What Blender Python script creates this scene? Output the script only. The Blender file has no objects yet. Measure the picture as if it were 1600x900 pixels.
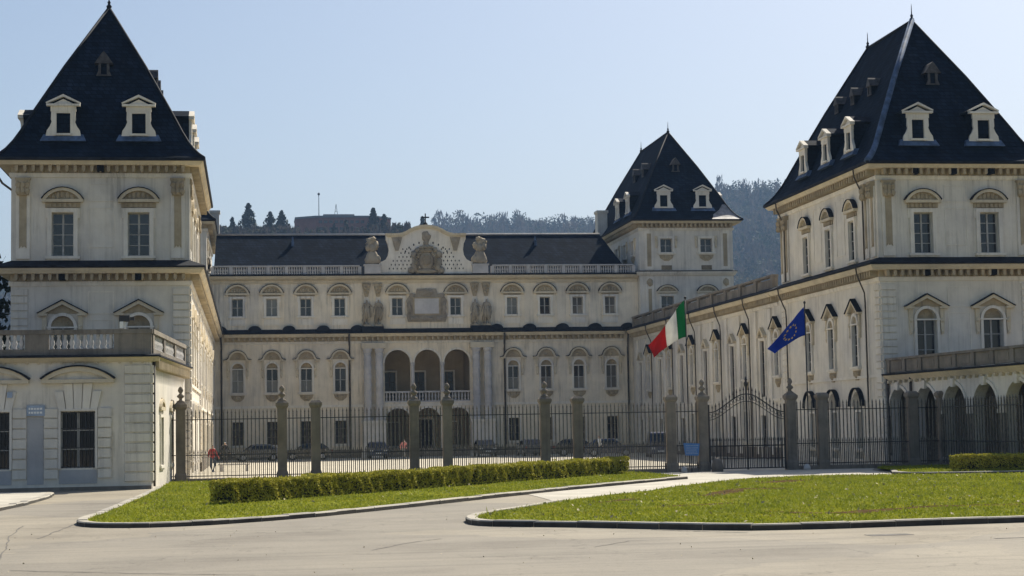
import bpy, bmesh, math, random
import numpy as np
from mathutils import Vector, Matrix

rnd = random.Random(11)
SC = bpy.context.scene
COL = SC.collection
R = math.radians

# ------------------------------------------------------------------ camera
cam_d = bpy.data.cameras.new('camera')
cam = bpy.data.objects.new('camera', cam_d); COL.objects.link(cam)
cam_d.sensor_width = 36.0; cam_d.lens = 63.0
cam_d.clip_start = 0.5; cam_d.clip_end = 9000
CAM = Vector((-16.205, 0.0, 2.4))
def cam_axes(yaw, pit, rol):
    y, p, r = R(yaw), R(pit), R(rol)
    F = Vector((math.sin(y)*math.cos(p), math.cos(y)*math.cos(p), math.sin(p)))
    A = Vector((math.cos(y), -math.sin(y), 0)); U = A.cross(F)
    return A*math.cos(r)+U*math.sin(r), U*math.cos(r)-A*math.sin(r), F
_A, _U, _F = cam_axes(8.379, 4.485, -1.024)
cam.matrix_world = Matrix(((_A.x, _U.x, -_F.x, CAM.x), (_A.y, _U.y, -_F.y, CAM.y), (_A.z, _U.z, -_F.z, CAM.z), (0, 0, 0, 1)))
SC.camera = cam

# ------------------------------------------------------------------ light
TO_SUN = Vector((0.62, 0.79, 1.0)).normalized()
world = bpy.data.worlds.new('World'); SC.world = world; world.use_nodes = True
wn = world.node_tree; wn.nodes.clear()
sky = wn.nodes.new('ShaderNodeTexSky'); sky.sky_type = 'NISHITA'; sky.sun_disc = False
sky.sun_elevation = math.asin(TO_SUN.z); sky.sun_rotation = math.atan2(TO_SUN.x, TO_SUN.y)
sky.altitude = 250; sky.air_density = 1.0; sky.dust_density = 2.6; sky.ozone_density = 1.6
bg = wn.nodes.new('ShaderNodeBackground'); bg.inputs['Strength'].default_value = 0.0535
wo = wn.nodes.new('ShaderNodeOutputWorld')
wn.links.new(sky.outputs[0], bg.inputs[0]); wn.links.new(bg.outputs[0], wo.inputs[0])
sun_d = bpy.data.lights.new('sun', 'SUN'); sun_d.energy = 3.6; sun_d.angle = R(0.53); sun_d.color = (1.0, 0.93, 0.80)
sun = bpy.data.objects.new('sun', sun_d); COL.objects.link(sun)
sun.rotation_euler = TO_SUN.to_track_quat('Z', 'Y').to_euler(); sun.location = (60, 60, 80)
SC.view_settings.view_transform = 'Standard'; SC.view_settings.look = 'None'
SC.view_settings.exposure = 1.08; SC.view_settings.gamma = 1.0; SC.view_settings.use_curve_mapping = False
SC.render.engine = 'CYCLES'
SC.cycles.max_bounces = 6; SC.cycles.volume_bounces = 0

# ------------------------------------------------------------------ materials
def nmat(name):
    m = bpy.data.materials.new(name); m.use_nodes = True
    nt = m.node_tree; b = nt.nodes['Principled BSDF']
    return m, nt, b
def N(nt, t, **kw):
    n = nt.nodes.new(t)
    for k, v in kw.items():
        if k.startswith('i_'): n.inputs[k[2:].replace('_', ' ')].default_value = v
        else: setattr(n, k, v)
    return n
def ramp(nt, fac, stops):
    r = nt.nodes.new('ShaderNodeValToRGB'); e = r.color_ramp.elements
    while len(e) < len(stops): e.new(0.5)
    for el, (p, c) in zip(e, stops): el.position = p; el.color = (*c, 1)
    nt.links.new(fac, r.inputs[0]); return r.outputs[0]
def mixc(nt, fac, a, b, mode='MIX'):
    m = nt.nodes.new('ShaderNodeMix'); m.data_type = 'RGBA'; m.blend_type = mode
    for s, v in ((m.inputs[0], fac), (m.inputs[6], a), (m.inputs[7], b)):
        if hasattr(v, 'is_linked') or hasattr(v, 'node'): nt.links.new(v, s)
        elif isinstance(v, (int, float)): s.default_value = v
        else: s.default_value = (*v, 1)
    return m.outputs[2]
def mapped(nt, scale=(1, 1, 1), coord='pos'):
    if coord == 'pos':
        g = nt.nodes.new('ShaderNodeNewGeometry'); src = g.outputs['Position']
    else:
        g = nt.nodes.new('ShaderNodeTexCoord'); src = g.outputs['Object']
    mp = nt.nodes.new('ShaderNodeMapping'); mp.inputs['Scale'].default_value = scale
    nt.links.new(src, mp.inputs[0]); return mp.outputs[0]
def noise(nt, vec, scale, detail=6, rough=.6):
    n = N(nt, 'ShaderNodeTexNoise', i_Scale=scale, i_Detail=detail, i_Roughness=rough)
    nt.links.new(vec, n.inputs['Vector']); return n.outputs['Fac']
def bump(nt, b, h, strength=.3, dist=.02):
    n = N(nt, 'ShaderNodeBump', i_Strength=strength, i_Distance=dist)
    nt.links.new(h, n.inputs['Height']); nt.links.new(n.outputs[0], b.inputs['Normal'])

def plaster(name, base, dark, stain=.5, grime=(0.20, 0.18, 0.15), rough=.9):
    """lime plaster / stone: mottled, with rain streaks and patches of grime"""
    m, nt, b = nmat(name)
    p = mapped(nt); st = mapped(nt, (2.6, 2.6, .13))
    c1 = ramp(nt, noise(nt, p, .9, 8, .65), [(.3, dark), (.62, base)])
    s = ramp(nt, noise(nt, st, 1.7, 7, .7), [(.47, (0, 0, 0)), (.72, (1, 1, 1))])
    g = ramp(nt, noise(nt, p, .35, 5, .6), [(.42, (.12, .12, .12)), (.7, (1, 1, 1))])
    f = N(nt, 'ShaderNodeMath', operation='MULTIPLY'); nt.links.new(s, f.inputs[0]); nt.links.new(g, f.inputs[1])
    f2 = N(nt, 'ShaderNodeMath', operation='MULTIPLY'); nt.links.new(f.outputs[0], f2.inputs[0]); f2.inputs[1].default_value = stain
    pt = ramp(nt, noise(nt, mapped(nt, (.5, .5, .8)), .33, 3, .5), [(.40, (.90, .90, .92)), (.48, (1, 1, 1)), (.62, (1.04, 1.02, .98))])
    c1 = mixc(nt, 1.0, c1, pt, 'MULTIPLY')
    c = mixc(nt, f2.outputs[0], c1, grime)
    oi = nt.nodes.new('ShaderNodeObjectInfo')
    v = ramp(nt, oi.outputs['Random'], [(0, (.93, .93, .94)), (1, (1.05, 1.04, 1.02))])
    c = mixc(nt, 1.0, c, v, 'MULTIPLY')
    nt.links.new(c, b.inputs['Base Color']); b.inputs['Roughness'].default_value = rough
    b.inputs['Specular IOR Level'].default_value = .25
    bump(nt, b, noise(nt, p, 9, 5), .35, .02)
    return m
def simple(name, col, rough=.6, metal=0, var=.12, scale=3., spec=.4, bmp=0):
    m, nt, b = nmat(name); p = mapped(nt)
    lo = tuple(max(0, x*(1-var*2)) for x in col); hi = tuple(x*(1+var) for x in col)
    nt.links.new(ramp(nt, noise(nt, p, scale), [(.3, lo), (.7, hi)]), b.inputs['Base Color'])
    b.inputs['Roughness'].default_value = rough; b.inputs['Metallic'].default_value = metal
    b.inputs['Specular IOR Level'].default_value = spec
    if bmp: bump(nt, b, noise(nt, p, scale*4), bmp, .02)
    return m
M = {}
M['wall'] = plaster('cream_plaster', (.75, .705, .615), (.64, .60, .52), .85)
M['wallfar'] = plaster('cream_plaster_court', (.80, .72, .58), (.67, .60, .475), .9)
M['trim'] = plaster('pale_moulding', (.80, .755, .665), (.66, .62, .54), .8)
M['cornice'] = plaster('ochre_cornice', (.66, .58, .43), (.54, .465, .335), .6)
M['gold'] = plaster('weathered_ochre_stone', (.46, .385, .265), (.30, .245, .16), .6, (.09, .075, .055))
M['frieze'] = plaster('ochre_frieze_plaster', (.52, .44, .305), (.40, .335, .225), .7)
M['relief'] = plaster('grey_brown_relief', (.40, .35, .27), (.24, .205, .155), .6, (.07, .06, .05))
M['marble'] = plaster('pale_marble', (.58, .56, .54), (.44, .43, .42), .6, (.2, .19, .18))
M['pillar'] = plaster('grey_pillar_stone', (.25, .215, .175), (.14, .12, .097), .8, (.035, .03, .028))
M['baluster'] = plaster('mossy_balustrade_stone', (.27, .24, .20), (.15, .135, .115), .8, (.04, .037, .033))
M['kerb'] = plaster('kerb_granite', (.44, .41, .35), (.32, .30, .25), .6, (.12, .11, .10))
M['kerbshade'] = plaster('shade_dark_kerb_face', (.085, .078, .066), (.035, .032, .028), .7, (.02, .019, .017))  # near-black colour paints the shade on the upright kerb faces
M['greyplaster'] = plaster('blue_grey_plaster', (.45, .45, .45), (.37, .375, .385), .5)
M['interior'] = plaster('shade_darkened_vault_plaster', (.20, .165, .12), (.13, .105, .078), .6)  # shade inside the portico is put into this dark plaster colour
M['loggia'] = plaster('shaded_ochre_loggia_plaster', (.42, .35, .25), (.33, .275, .195), .6)  # ochre darkened to carry the shade of the loggia recess
M['copper'] = simple('pale_copper_flashing', (.09, .135, .22), .75, 0, .3, 2., .15)
M['sheetmetal'] = simple('pale_sheet_metal', (.30, .29, .29), .6, .2, .3, 2.)
M['lead'] = simple('dark_lead', (.018, .021, .029), .75, .0, .3, 2., .12, .2)
M['iron'] = simple('black_iron', (.028, .026, .025), .55, .0, .25, 6., .4)
M['railiron'] = simple('worn_grey_iron', (.15, .135, .11), .55, .0, .4, 9., .4)
M['darkwood'] = simple('dark_brown_wood', (.045, .03, .02), .6, 0, .3, 4)
M['dormwood'] = simple('grey_dormer_boards', (.07, .065, .065), .7, 0, .3, 4)
M['sash'] = simple('grey_white_sash_paint', (.42, .41, .38), .6, 0, .15, 4)
M['sashdark'] = simple('brown_sash_paint', (.16, .13, .10), .6, 0, .2, 4)
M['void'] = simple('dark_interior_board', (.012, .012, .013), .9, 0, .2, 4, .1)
M['drain'] = simple('weathered_drainpipe', (.075, .062, .05), .6, 0, .3, 3)
M['blind'] = simple('weathered_blind_panel', (.22, .18, .12), .8, 0, .25, 2)
M['white'] = simple('white_paint', (.75, .75, .73), .5, 0, .06, 4)
M['signblue'] = simple('sign_blue_enamel', (.055, .17, .42), .35, 0, .1, 3)
M['signpale'] = simple('faded_blue_enamel', (.30, .37, .48), .4, 0, .1, 3)
M['soil'] = simple('bare_soil', (.10, .068, .034), .95, 0, .3, 4, .0, .8)
M['trunk'] = simple('tree_bark', (.07, .06, .05), .9, 0, .3, 5, .2, .6)

def slate():
    m, nt, b = nmat('blue_black_slate'); p = mapped(nt)
    sp = N(nt, 'ShaderNodeSeparateXYZ'); nt.links.new(p, sp.inputs[0])
    ad = N(nt, 'ShaderNodeMath', operation='ADD'); nt.links.new(sp.outputs[0], ad.inputs[0]); nt.links.new(sp.outputs[1], ad.inputs[1])
    cb = N(nt, 'ShaderNodeCombineXYZ'); nt.links.new(ad.outputs[0], cb.inputs[0]); nt.links.new(sp.outputs[2], cb.inputs[1])
    br = N(nt, 'ShaderNodeTexBrick', i_Scale=1.0, i_Mortar_Size=.018, i_Brick_Width=.34, i_Row_Height=.24)
    br.inputs['Color1'].default_value = (.6, .6, .6, 1); br.inputs['Color2'].default_value = (1.25, 1.25, 1.25, 1); br.inputs['Mortar'].default_value = (.3, .3, .3, 1)
    nt.links.new(cb.outputs[0], br.inputs['Vector'])
    st = mapped(nt, (1, 1, .2))
    c = ramp(nt, noise(nt, st, .8, 8, .65), [(.3, (.0045, .010, .020)), (.5, (.0075, .0155, .030)), (.62, (.013, .023, .041)), (.8, (.024, .036, .055))])
    c = mixc(nt, .85, c, br.outputs['Color'], 'MULTIPLY')
    li = ramp(nt, noise(nt, p, 1.6, 8, .75), [(.56, (0, 0, 0)), (.72, (1, 1, 1))]); c = mixc(nt, mixc(nt, .5, (0, 0, 0), li), c, (.030, .036, .040))
    nt.links.new(c, b.inputs['Base Color']); b.inputs['Roughness'].default_value = .85; b.inputs['Specular IOR Level'].default_value = .04
    bump(nt, b, br.outputs['Fac'], -.5, .02)
    return m
M['slate'] = slate()
def glass(name, col, var, gl=.09):
    """dark room behind old glass: dull ground with a weak mirror over it"""
    m, nt, b = nmat(name); oi = nt.nodes.new('ShaderNodeObjectInfo')
    c = ramp(nt, oi.outputs['Random'], [(0, col), (.6, tuple(x*1.5 for x in col)), (1, var)])
    nt.links.new(c, b.inputs['Base Color']); b.inputs['Roughness'].default_value = .6; b.inputs['Specular IOR Level'].default_value = 0
    gs = nt.nodes.new('ShaderNodeBsdfGlossy'); gs.inputs['Roughness'].default_value = .07
    p = mapped(nt); bm_ = N(nt, 'ShaderNodeBump', i_Strength=.08, i_Distance=.05); nt.links.new(noise(nt, p, 1.3, 2), bm_.inputs['Height']); nt.links.new(bm_.outputs[0], gs.inputs['Normal'])
    mx = nt.nodes.new('ShaderNodeMixShader'); mx.inputs[0].default_value = gl; nt.links.new(b.outputs[0], mx.inputs[1]); nt.links.new(gs.outputs[0], mx.inputs[2]); nt.links.new(mx.outputs[0], nt.nodes['Material Output'].inputs[0])
    return m
M['glass'] = glass('old_window_glass', (.010, .012, .015), (.05, .054, .058), .065)
M['curtain'] = glass('glass_over_pale_curtain', (.10, .095, .085), (.26, .245, .21))
M['glassdark'] = glass('dark_window_glass', (.008, .009, .010), (.02, .02, .022), .045)

def road_mat():
    m, nt, b = nmat('worn_asphalt'); p = mapped(nt); st = mapped(nt, (.35, 1, 1))
    c = ramp(nt, noise(nt, p, .22, 9, .62), [(.32, (.225, .20, .16)), (.5, (.295, .265, .212)), (.7, (.34, .303, .238))])
    t = ramp(nt, noise(nt, st, .8, 8, .7), [(.45, (0, 0, 0)), (.75, (1, 1, 1))])
    c = mixc(nt, t, c, mixc(nt, .5, c, (.23, .21, .17)))
    vp = N(nt, 'ShaderNodeTexVoronoi', i_Scale=.085); vm = N(nt, 'ShaderNodeVectorMath', operation='MULTIPLY_ADD'); nn = N(nt, 'ShaderNodeTexNoise', i_Scale=.35, i_Detail=5.); nt.links.new(p, nn.inputs['Vector']); nt.links.new(nn.outputs['Color'], vm.inputs[0]); vm.inputs[1].default_value = (4, 4, 0); nt.links.new(p, vm.inputs[2]); nt.links.new(vm.outputs[0], vp.inputs['Vector'])
    c = mixc(nt, 1.0, c, ramp(nt, vp.outputs['Color'], [(.2, (.86, .87, .90)), (.5, (1, 1, 1)), (.8, (1.08, 1.05, .98))]), 'MULTIPLY')
    ty = ramp(nt, noise(nt, mapped(nt, (.05, 1.6, 1)), 1.3, 4, .6), [(.5, (1, 1, 1)), (.66, (.84, .84, .84))]); c = mixc(nt, 1.0, c, ty, 'MULTIPLY')
    sp_ = ramp(nt, noise(nt, p, 7, 6, .85), [(.34, (.7, .7, .7)), (.45, (1, 1, 1)), (.7, (1.06, 1.06, 1.05))]); c = mixc(nt, 1.0, c, sp_, 'MULTIPLY')
    g = ramp(nt, noise(nt, p, 26, 3, .8), [(.25, (.72, .72, .72)), (.75, (1.15, 1.15, 1.15))])
    c = mixc(nt, 1.0, c, g, 'MULTIPLY')
    v = N(nt, 'ShaderNodeTexVoronoi', feature='DISTANCE_TO_EDGE', i_Scale=.13)
    dn = N(nt, 'ShaderNodeTexNoise', i_Scale=.9, i_Detail=8.); nt.links.new(p, dn.inputs['Vector'])
    dv = N(nt, 'ShaderNodeVectorMath', operation='MULTIPLY_ADD'); nt.links.new(dn.outputs['Color'], dv.inputs[0]); dv.inputs[1].default_value = (3., 3., 0); nt.links.new(p, dv.inputs[2])
    nt.links.new(dv.outputs[0], v.inputs['Vector'])
    cr = ramp(nt, v.outputs['Distance'], [(.0, (.45, .45, .45)), (.004, (1, 1, 1))])
    c = mixc(nt, .55, c, mixc(nt, 1.0, c, cr, 'MULTIPLY'))
    nt.links.new(c, b.inputs['Base Color']); b.inputs['Roughness'].default_value = .9; b.inputs['Specular IOR Level'].default_value = .2
    bump(nt, b, noise(nt, p, 30, 4), .4, .01)
    return m
M['road'] = road_mat()
M['court'] = simple('courtyard_gravel', (.56, .51, .41), .95, 0, .12, .7, .2, .3)
M['path'] = simple('pale_footpath', (.47, .44, .37), .92, 0, .12, .6, .2, .3)
M['tar'] = simple('tar_seam', (.15, .14, .125), .9, 0, .2, 3, .2)
M['farground'] = simple('hill_ground', (.10, .095, .06), .95, 0, .3, .02, .1)

def grass_mat():
    m, nt, b = nmat('lawn_soil_and_thatch'); p = mapped(nt)
    c = ramp(nt, noise(nt, p, .5, 8, .7), [(.3, (.19, .15, .03)), (.46, (.17, .18, .02)), (.72, (.22, .24, .025))])
    f = ramp(nt, noise(nt, p, 14, 4, .8), [(.3, (.6, .6, .6)), (.7, (1.25, 1.25, 1.25))])
    nt.links.new(mixc(nt, 1.0, c, f, 'MULTIPLY'), b.inputs['Base Color']); b.inputs['Roughness'].default_value = .95
    b.inputs['Specular IOR Level'].default_value = 0
    bump(nt, b, noise(nt, p, 18, 4), .8, .05); return m
M['lawn'] = grass_mat()
def leafy(name, stops, scale, transl=.3):
    m, nt, b = nmat(name); p = mapped(nt)
    c = ramp(nt, noise(nt, p, scale, 4, .8), stops)
    nt.links.new(c, b.inputs['Base Color']); b.inputs['Roughness'].default_value = .75
    b.inputs['Specular IOR Level'].default_value = .15
    t = nt.nodes.new('ShaderNodeBsdfTranslucent'); nt.links.new(c, t.inputs[0])
    mx = nt.nodes.new('ShaderNodeMixShader'); mx.inputs[0].default_value = transl
    o = nt.nodes['Material Output']
    nt.links.new(b.outputs[0], mx.inputs[1]); nt.links.new(t.outputs[0], mx.inputs[2]); nt.links.new(mx.outputs[0], o.inputs[0])
    return m
M['blade'] = leafy('grass_blades', [(.22, (.13, .135, .016)), (.42, (.215, .25, .02)), (.58, (.30, .315, .026)), (.78, (.50, .42, .09))], .7)
M['hedge'] = leafy('hedge_leaves', [(.22, (.06, .07, .012)), (.42, (.28, .27, .028)), (.72, (.66, .58, .09))], 5., .18)
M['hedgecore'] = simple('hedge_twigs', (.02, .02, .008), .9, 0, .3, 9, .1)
M['strawleaf'] = simple('dry_leaf', (.50, .42, .25), .8, 0, .4, 5)
M['conifer'] = leafy('conifer_needles', [(.3, (.012, .022, .016)), (.7, (.035, .05, .03))], 2., .1)
M['bare'] = leafy('bare_twigs', [(.3, (.04, .036, .034)), (.7, (.10, .083, .072))], .03, .35)
M['woodmix'] = leafy('wood_canopy', [(.34, (.016, .034, .018)), (.5, (.045, .05, .03)), (.66, (.085, .072, .052))], .011, .35)

# ------------------------------------------------------------------ mesh builder
class MB:
    def __init__(s): s.v = []; s.f = []
    def add(s, vs, fs):
        o = len(s.v); s.v += [tuple(p) for p in vs]; s.f += [tuple(i+o for i in f) for f in fs]; return s
    def box(s, x0, x1, y0, y1, z0, z1):
        return s.add([(x0, y0, z0), (x1, y0, z0), (x1, y1, z0), (x0, y1, z0), (x0, y0, z1), (x1, y0, z1), (x1, y1, z1), (x0, y1, z1)],
                     [(0, 3, 2, 1), (4, 5, 6, 7), (0, 1, 5, 4), (1, 2, 6, 5), (2, 3, 7, 6), (3, 0, 4, 7)])
    def fb(s, u0, u1, d0, d1, z0, z1): return s.box(u0, u1, -d1, -d0, z0, z1)      # box on a face: d is outward
    def taper(s, x0, x1, y0, y1, z0, z1, ix, iy):
        return s.add([(x0, y0, z0), (x1, y0, z0), (x1, y1, z0), (x0, y1, z0), (x0+ix, y0+iy, z1), (x1-ix, y0+iy, z1), (x1-ix, y1-iy, z1), (x0+ix, y1-iy, z1)],
                     [(0, 3, 2, 1), (4, 5, 6, 7), (0, 1, 5, 4), (1, 2, 6, 5), (2, 3, 7, 6), (3, 0, 4, 7)])
    def prism(s, poly, d0, d1):                                                       # poly in (u,z), depth outward d0..d1
        n = len(poly); vs = [(u, -d1, z) for u, z in poly]+[(u, -d0, z) for u, z in poly]
        return s.add(vs, [tuple(range(n)), tuple(range(2*n-1, n-1, -1))]+[(i, (i+1) % n+0, (i+1) % n+n, i+n) for i in range(n)])
    def plan(s, poly, z0, z1):
        n = len(poly); vs = [(x, y, z0) for x, y in poly]+[(x, y, z1) for x, y in poly]
        return s.add(vs, [tuple(range(n-1, -1, -1)), tuple(range(n, 2*n))]+[(i, (i+1) % n, (i+1) % n+n, i+n) for i in range(n)])
    def band(s, cx, cz, r0, r1, a0, a1, d0, d1, n=10, sz=1.):                           # arch band, degrees from +u
        for k in range(n):
            a, b = R(a0+(a1-a0)*k/n), R(a0+(a1-a0)*(k+1)/n)
            q = [(cx+r0*math.cos(a), cz+sz*r0*math.sin(a)), (cx+r1*math.cos(a), cz+sz*r1*math.sin(a)), (cx+r1*math.cos(b), cz+sz*r1*math.sin(b)), (cx+r0*math.cos(b), cz+sz*r0*math.sin(b))]
            s.prism(q, d0, d1)
        return s
    def lathe(s, prof, cx=0, cy=0, n=12, sx=1, sy=1):
        vs = []; m = len(prof)
        for r, z in prof:
            for k in range(n):
                a = 2*math.pi*k/n; vs.append((cx+sx*r*math.cos(a), cy+sy*r*math.sin(a), z))
        fs = [(i*n+k, i*n+(k+1) % n, (i+1)*n+(k+1) % n, (i+1)*n+k) for i in range(m-1) for k in range(n)]
        fs += [tuple(range(n-1, -1, -1)), tuple((m-1)*n+k for k in range(n))]
        return s.add(vs, fs)
    def tube(s, pts, r, n=6, r1=None):
        pts = [Vector(p) for p in pts]; vs = []; m = len(pts)
        for i, p in enumerate(pts):
            t = (pts[min(i+1, m-1)]-pts[max(i-1, 0)]).normalized()
            a = t.cross(Vector((0, 0, 1)) if abs(t.z) < .9 else Vector((1, 0, 0))).normalized(); b = t.cross(a)
            rr = r if r1 is None else r+(r1-r)*i/(m-1)
            for k in range(n):
                g = 2*math.pi*k/n; vs.append(p+a*(rr*math.cos(g))+b*(rr*math.sin(g)))
        fs = [(i*n+k, i*n+(k+1) % n, (i+1)*n+(k+1) % n, (i+1)*n+k) for i in range(m-1) for k in range(n)]
        fs += [tuple(range(n-1, -1, -1)), tuple((m-1)*n+k for k in range(n))]
        return s.add(vs, fs)
    def blob(s, cx, cy, cz, rx, ry, rz, seed=0, amp=.15, nu=10, nv=7):
        r_ = random.Random(seed); ph = [r_.uniform(0, 6.28) for _ in range(6)]; vs = []
        for j in range(nv+1):
            t = math.pi*j/nv
            for i in range(nu):
                a = 2*math.pi*i/nu
                q = 1+amp*(math.sin(3*a+ph[0]+2*t)+math.sin(5*t+ph[1]+a)+.6*math.sin(7*a+4*t+ph[2]))/2
                vs.append((cx+rx*q*math.sin(t)*math.cos(a), cy+ry*q*math.sin(t)*math.sin(a), cz-rz*q*math.cos(t)))
        return s.add(vs, [(j*nu+i, j*nu+(i+1) % nu, (j+1)*nu+(i+1) % nu, (j+1)*nu+i) for j in range(nv) for i in range(nu)])
    def ring(s, x0, x1, y0, y1, prof):                                                  # closed profile (d,z) swept round a rectangle
        m = len(prof); vs = []
        for d, z in prof: vs += [(x0-d, y0-d, z), (x1+d, y0-d, z), (x1+d, y1+d, z), (x0-d, y1+d, z)]
        return s.add(vs, [(i*4+k, i*4+(k+1) % 4, ((i+1) % m)*4+(k+1) % 4, ((i+1) % m)*4+k) for i in range(m) for k in range(4)])
    def mesh(s, name, mat, smooth=False, weld=False):
        me = bpy.data.meshes.new(name); me.from_pydata(s.v, [], s.f)
        bm = bmesh.new(); bm.from_mesh(me)
        if weld: bmesh.ops.remove_doubles(bm, verts=bm.verts, dist=1e-4)
        bmesh.ops.recalc_face_normals(bm, faces=bm.faces); bm.to_mesh(me); bm.free()
        me.materials.append(M[mat] if isinstance(mat, str) else mat)
        if smooth: me.polygons.foreach_set('use_smooth', [True]*len(me.polygons))
        me.update(); return me

# ------------------------------------------------------------------ objects
def thing(name, label, cat, loc=(0, 0, 0), rz=0, group=None):
    o = bpy.data.objects.new(name, None); COL.objects.link(o); o.empty_display_size = .3
    o.location = loc; o.rotation_euler = (0, 0, R(rz)); o['label'] = label; o['category'] = cat
    if group: o['group'] = group
    return o
def solo(name, me, label, cat, loc=(0, 0, 0), rz=0, group=None):
    o = bpy.data.objects.new(name, me); COL.objects.link(o); o.location = loc; o.rotation_euler = (0, 0, R(rz))
    o['label'] = label; o['category'] = cat
    if group: o['group'] = group
    return o
def struct(name, me, parent=None):
    o = bpy.data.objects.new(name, me); COL.objects.link(o)
    if parent: o.parent = parent
    else: o['kind'] = 'structure'
    return o
def wpart(name, me, th, stuff=False):                 # part whose mesh is in world coordinates
    o = bpy.data.objects.new(name, me); COL.objects.link(o); o.parent = th; o.location = -Vector(th.location)
    if stuff: o['kind'] = 'stuff'
    return o
def part(name, me, th, loc=(0, 0, 0), rz=0, rot=None, stuff=False):   # part placed in its parent's own frame
    o = bpy.data.objects.new(name, me); COL.objects.link(o); o.parent = th; o.location = loc
    o.rotation_euler = rot if rot else (0, 0, R(rz))
    if stuff: o['kind'] = 'stuff'
    return o
class Face:
    """a wall plane: u along it, d outward, z up. rz 0 faces -Y, -90 faces -X, 90 faces +X"""
    def __init__(s, th, ox, oy, rz): s.th, s.o, s.rz = th, Vector((ox, oy, 0)), rz; s.U = Vector((math.cos(R(rz)), math.sin(R(rz)), 0)); s.N = Vector((math.sin(R(rz)), -math.cos(R(rz)), 0))
    def put(s, name, mb, mat=None, u=0, z=0, d=0, stuff=False, smooth=False):
        me = mb.mesh(name, mat, smooth) if isinstance(mb, MB) else mb
        o = bpy.data.objects.new(name, me); COL.objects.link(o); o.parent = s.th
        o.location = s.o+s.U*u+s.N*d+Vector((0, 0, z))-Vector(s.th.location); o.rotation_euler = (0, 0, R(s.rz))
        if stuff: o['kind'] = 'stuff'
        return o
    def sweep(s, name, prof, u0, u1, mat):
        m = MB(); n = len(prof); vs = [(u0, -d, z) for d, z in prof]+[(u1, -d, z) for d, z in prof]
        m.add(vs, [tuple(range(n)), tuple(range(2*n-1, n-1, -1))]+[(i, (i+1) % n, (i+1) % n+n, i+n) for i in range(n)])
        return s.put(name, m, mat)
    def wall(s, u0, u1, z0, z1, holes, mat, depth=.45, name='wall', arch=()):
        """sheet with recessed rectangular openings; arch: (a,b,spring) rounds the head of a hole"""
        us = sorted({u0, u1, *[h[0] for h in holes], *[h[1] for h in holes]}); zs = sorted({z0, z1, *[h[2] for h in holes], *[h[3] for h in holes]})
        us = [u for u in us if u0 <= u <= u1]; zs = [z for z in zs if z0 <= z <= z1]
        m = MB(); vi = {}
        def V(u, z):
            if (u, z) not in vi: vi[(u, z)] = len(m.v); m.v.append((u, 0, z))
            return vi[(u, z)]
        for a, b in zip(us, us[1:]):
            for c, e in zip(zs, zs[1:]):
                cu, cz = (a+b)/2, (c+e)/2
                if any(h[0] < cu < h[1] and h[2] < cz < h[3] for h in holes): continue
                m.f.append((V(a, c), V(b, c), V(b, e), V(a, e)))
        for a, b, c, e in [h[:4] for h in holes]:
            m.add([(a, 0, c), (b, 0, c), (b, 0, e), (a, 0, e), (a, depth, c), (b, depth, c), (b, depth, e), (a, depth, e)], [(0, 4, 5, 1), (1, 5, 6, 2), (2, 6, 7, 3), (3, 7, 4, 0)])
        for a, b, sp in arch:
            c, r = (a+b)/2, (b-a)/2; top = sp+r
            for sg in (-1, 1):
                pts = [(c+sg*r*math.cos(R(t)), sp+r*math.sin(R(t))) for t in range(0, 91, 10)]
                for p, q in zip(pts, pts[1:]):
                    m.prism([p, q, (q[0], top), (p[0], top)], -depth, 0)
        return s.put(name, m, mat)
def brackets(face, u0, u1, z0, z1, d, step=.42, w=.17, mat='gold'):
    m = MB(); n = max(1, int((u1-u0)/step)); st = (u1-u0)/n
    for k in range(n):
        c = u0+st*(k+.5); m.prism([(c-w/2, z1), (c+w/2, z1), (c+w/2, z0+.1), (c+w*.2, z0), (c-w*.2, z0), (c-w/2, z0+.1)], .02, d)
    return face.put('bracket_row', m, mat, stuff=True)
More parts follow.
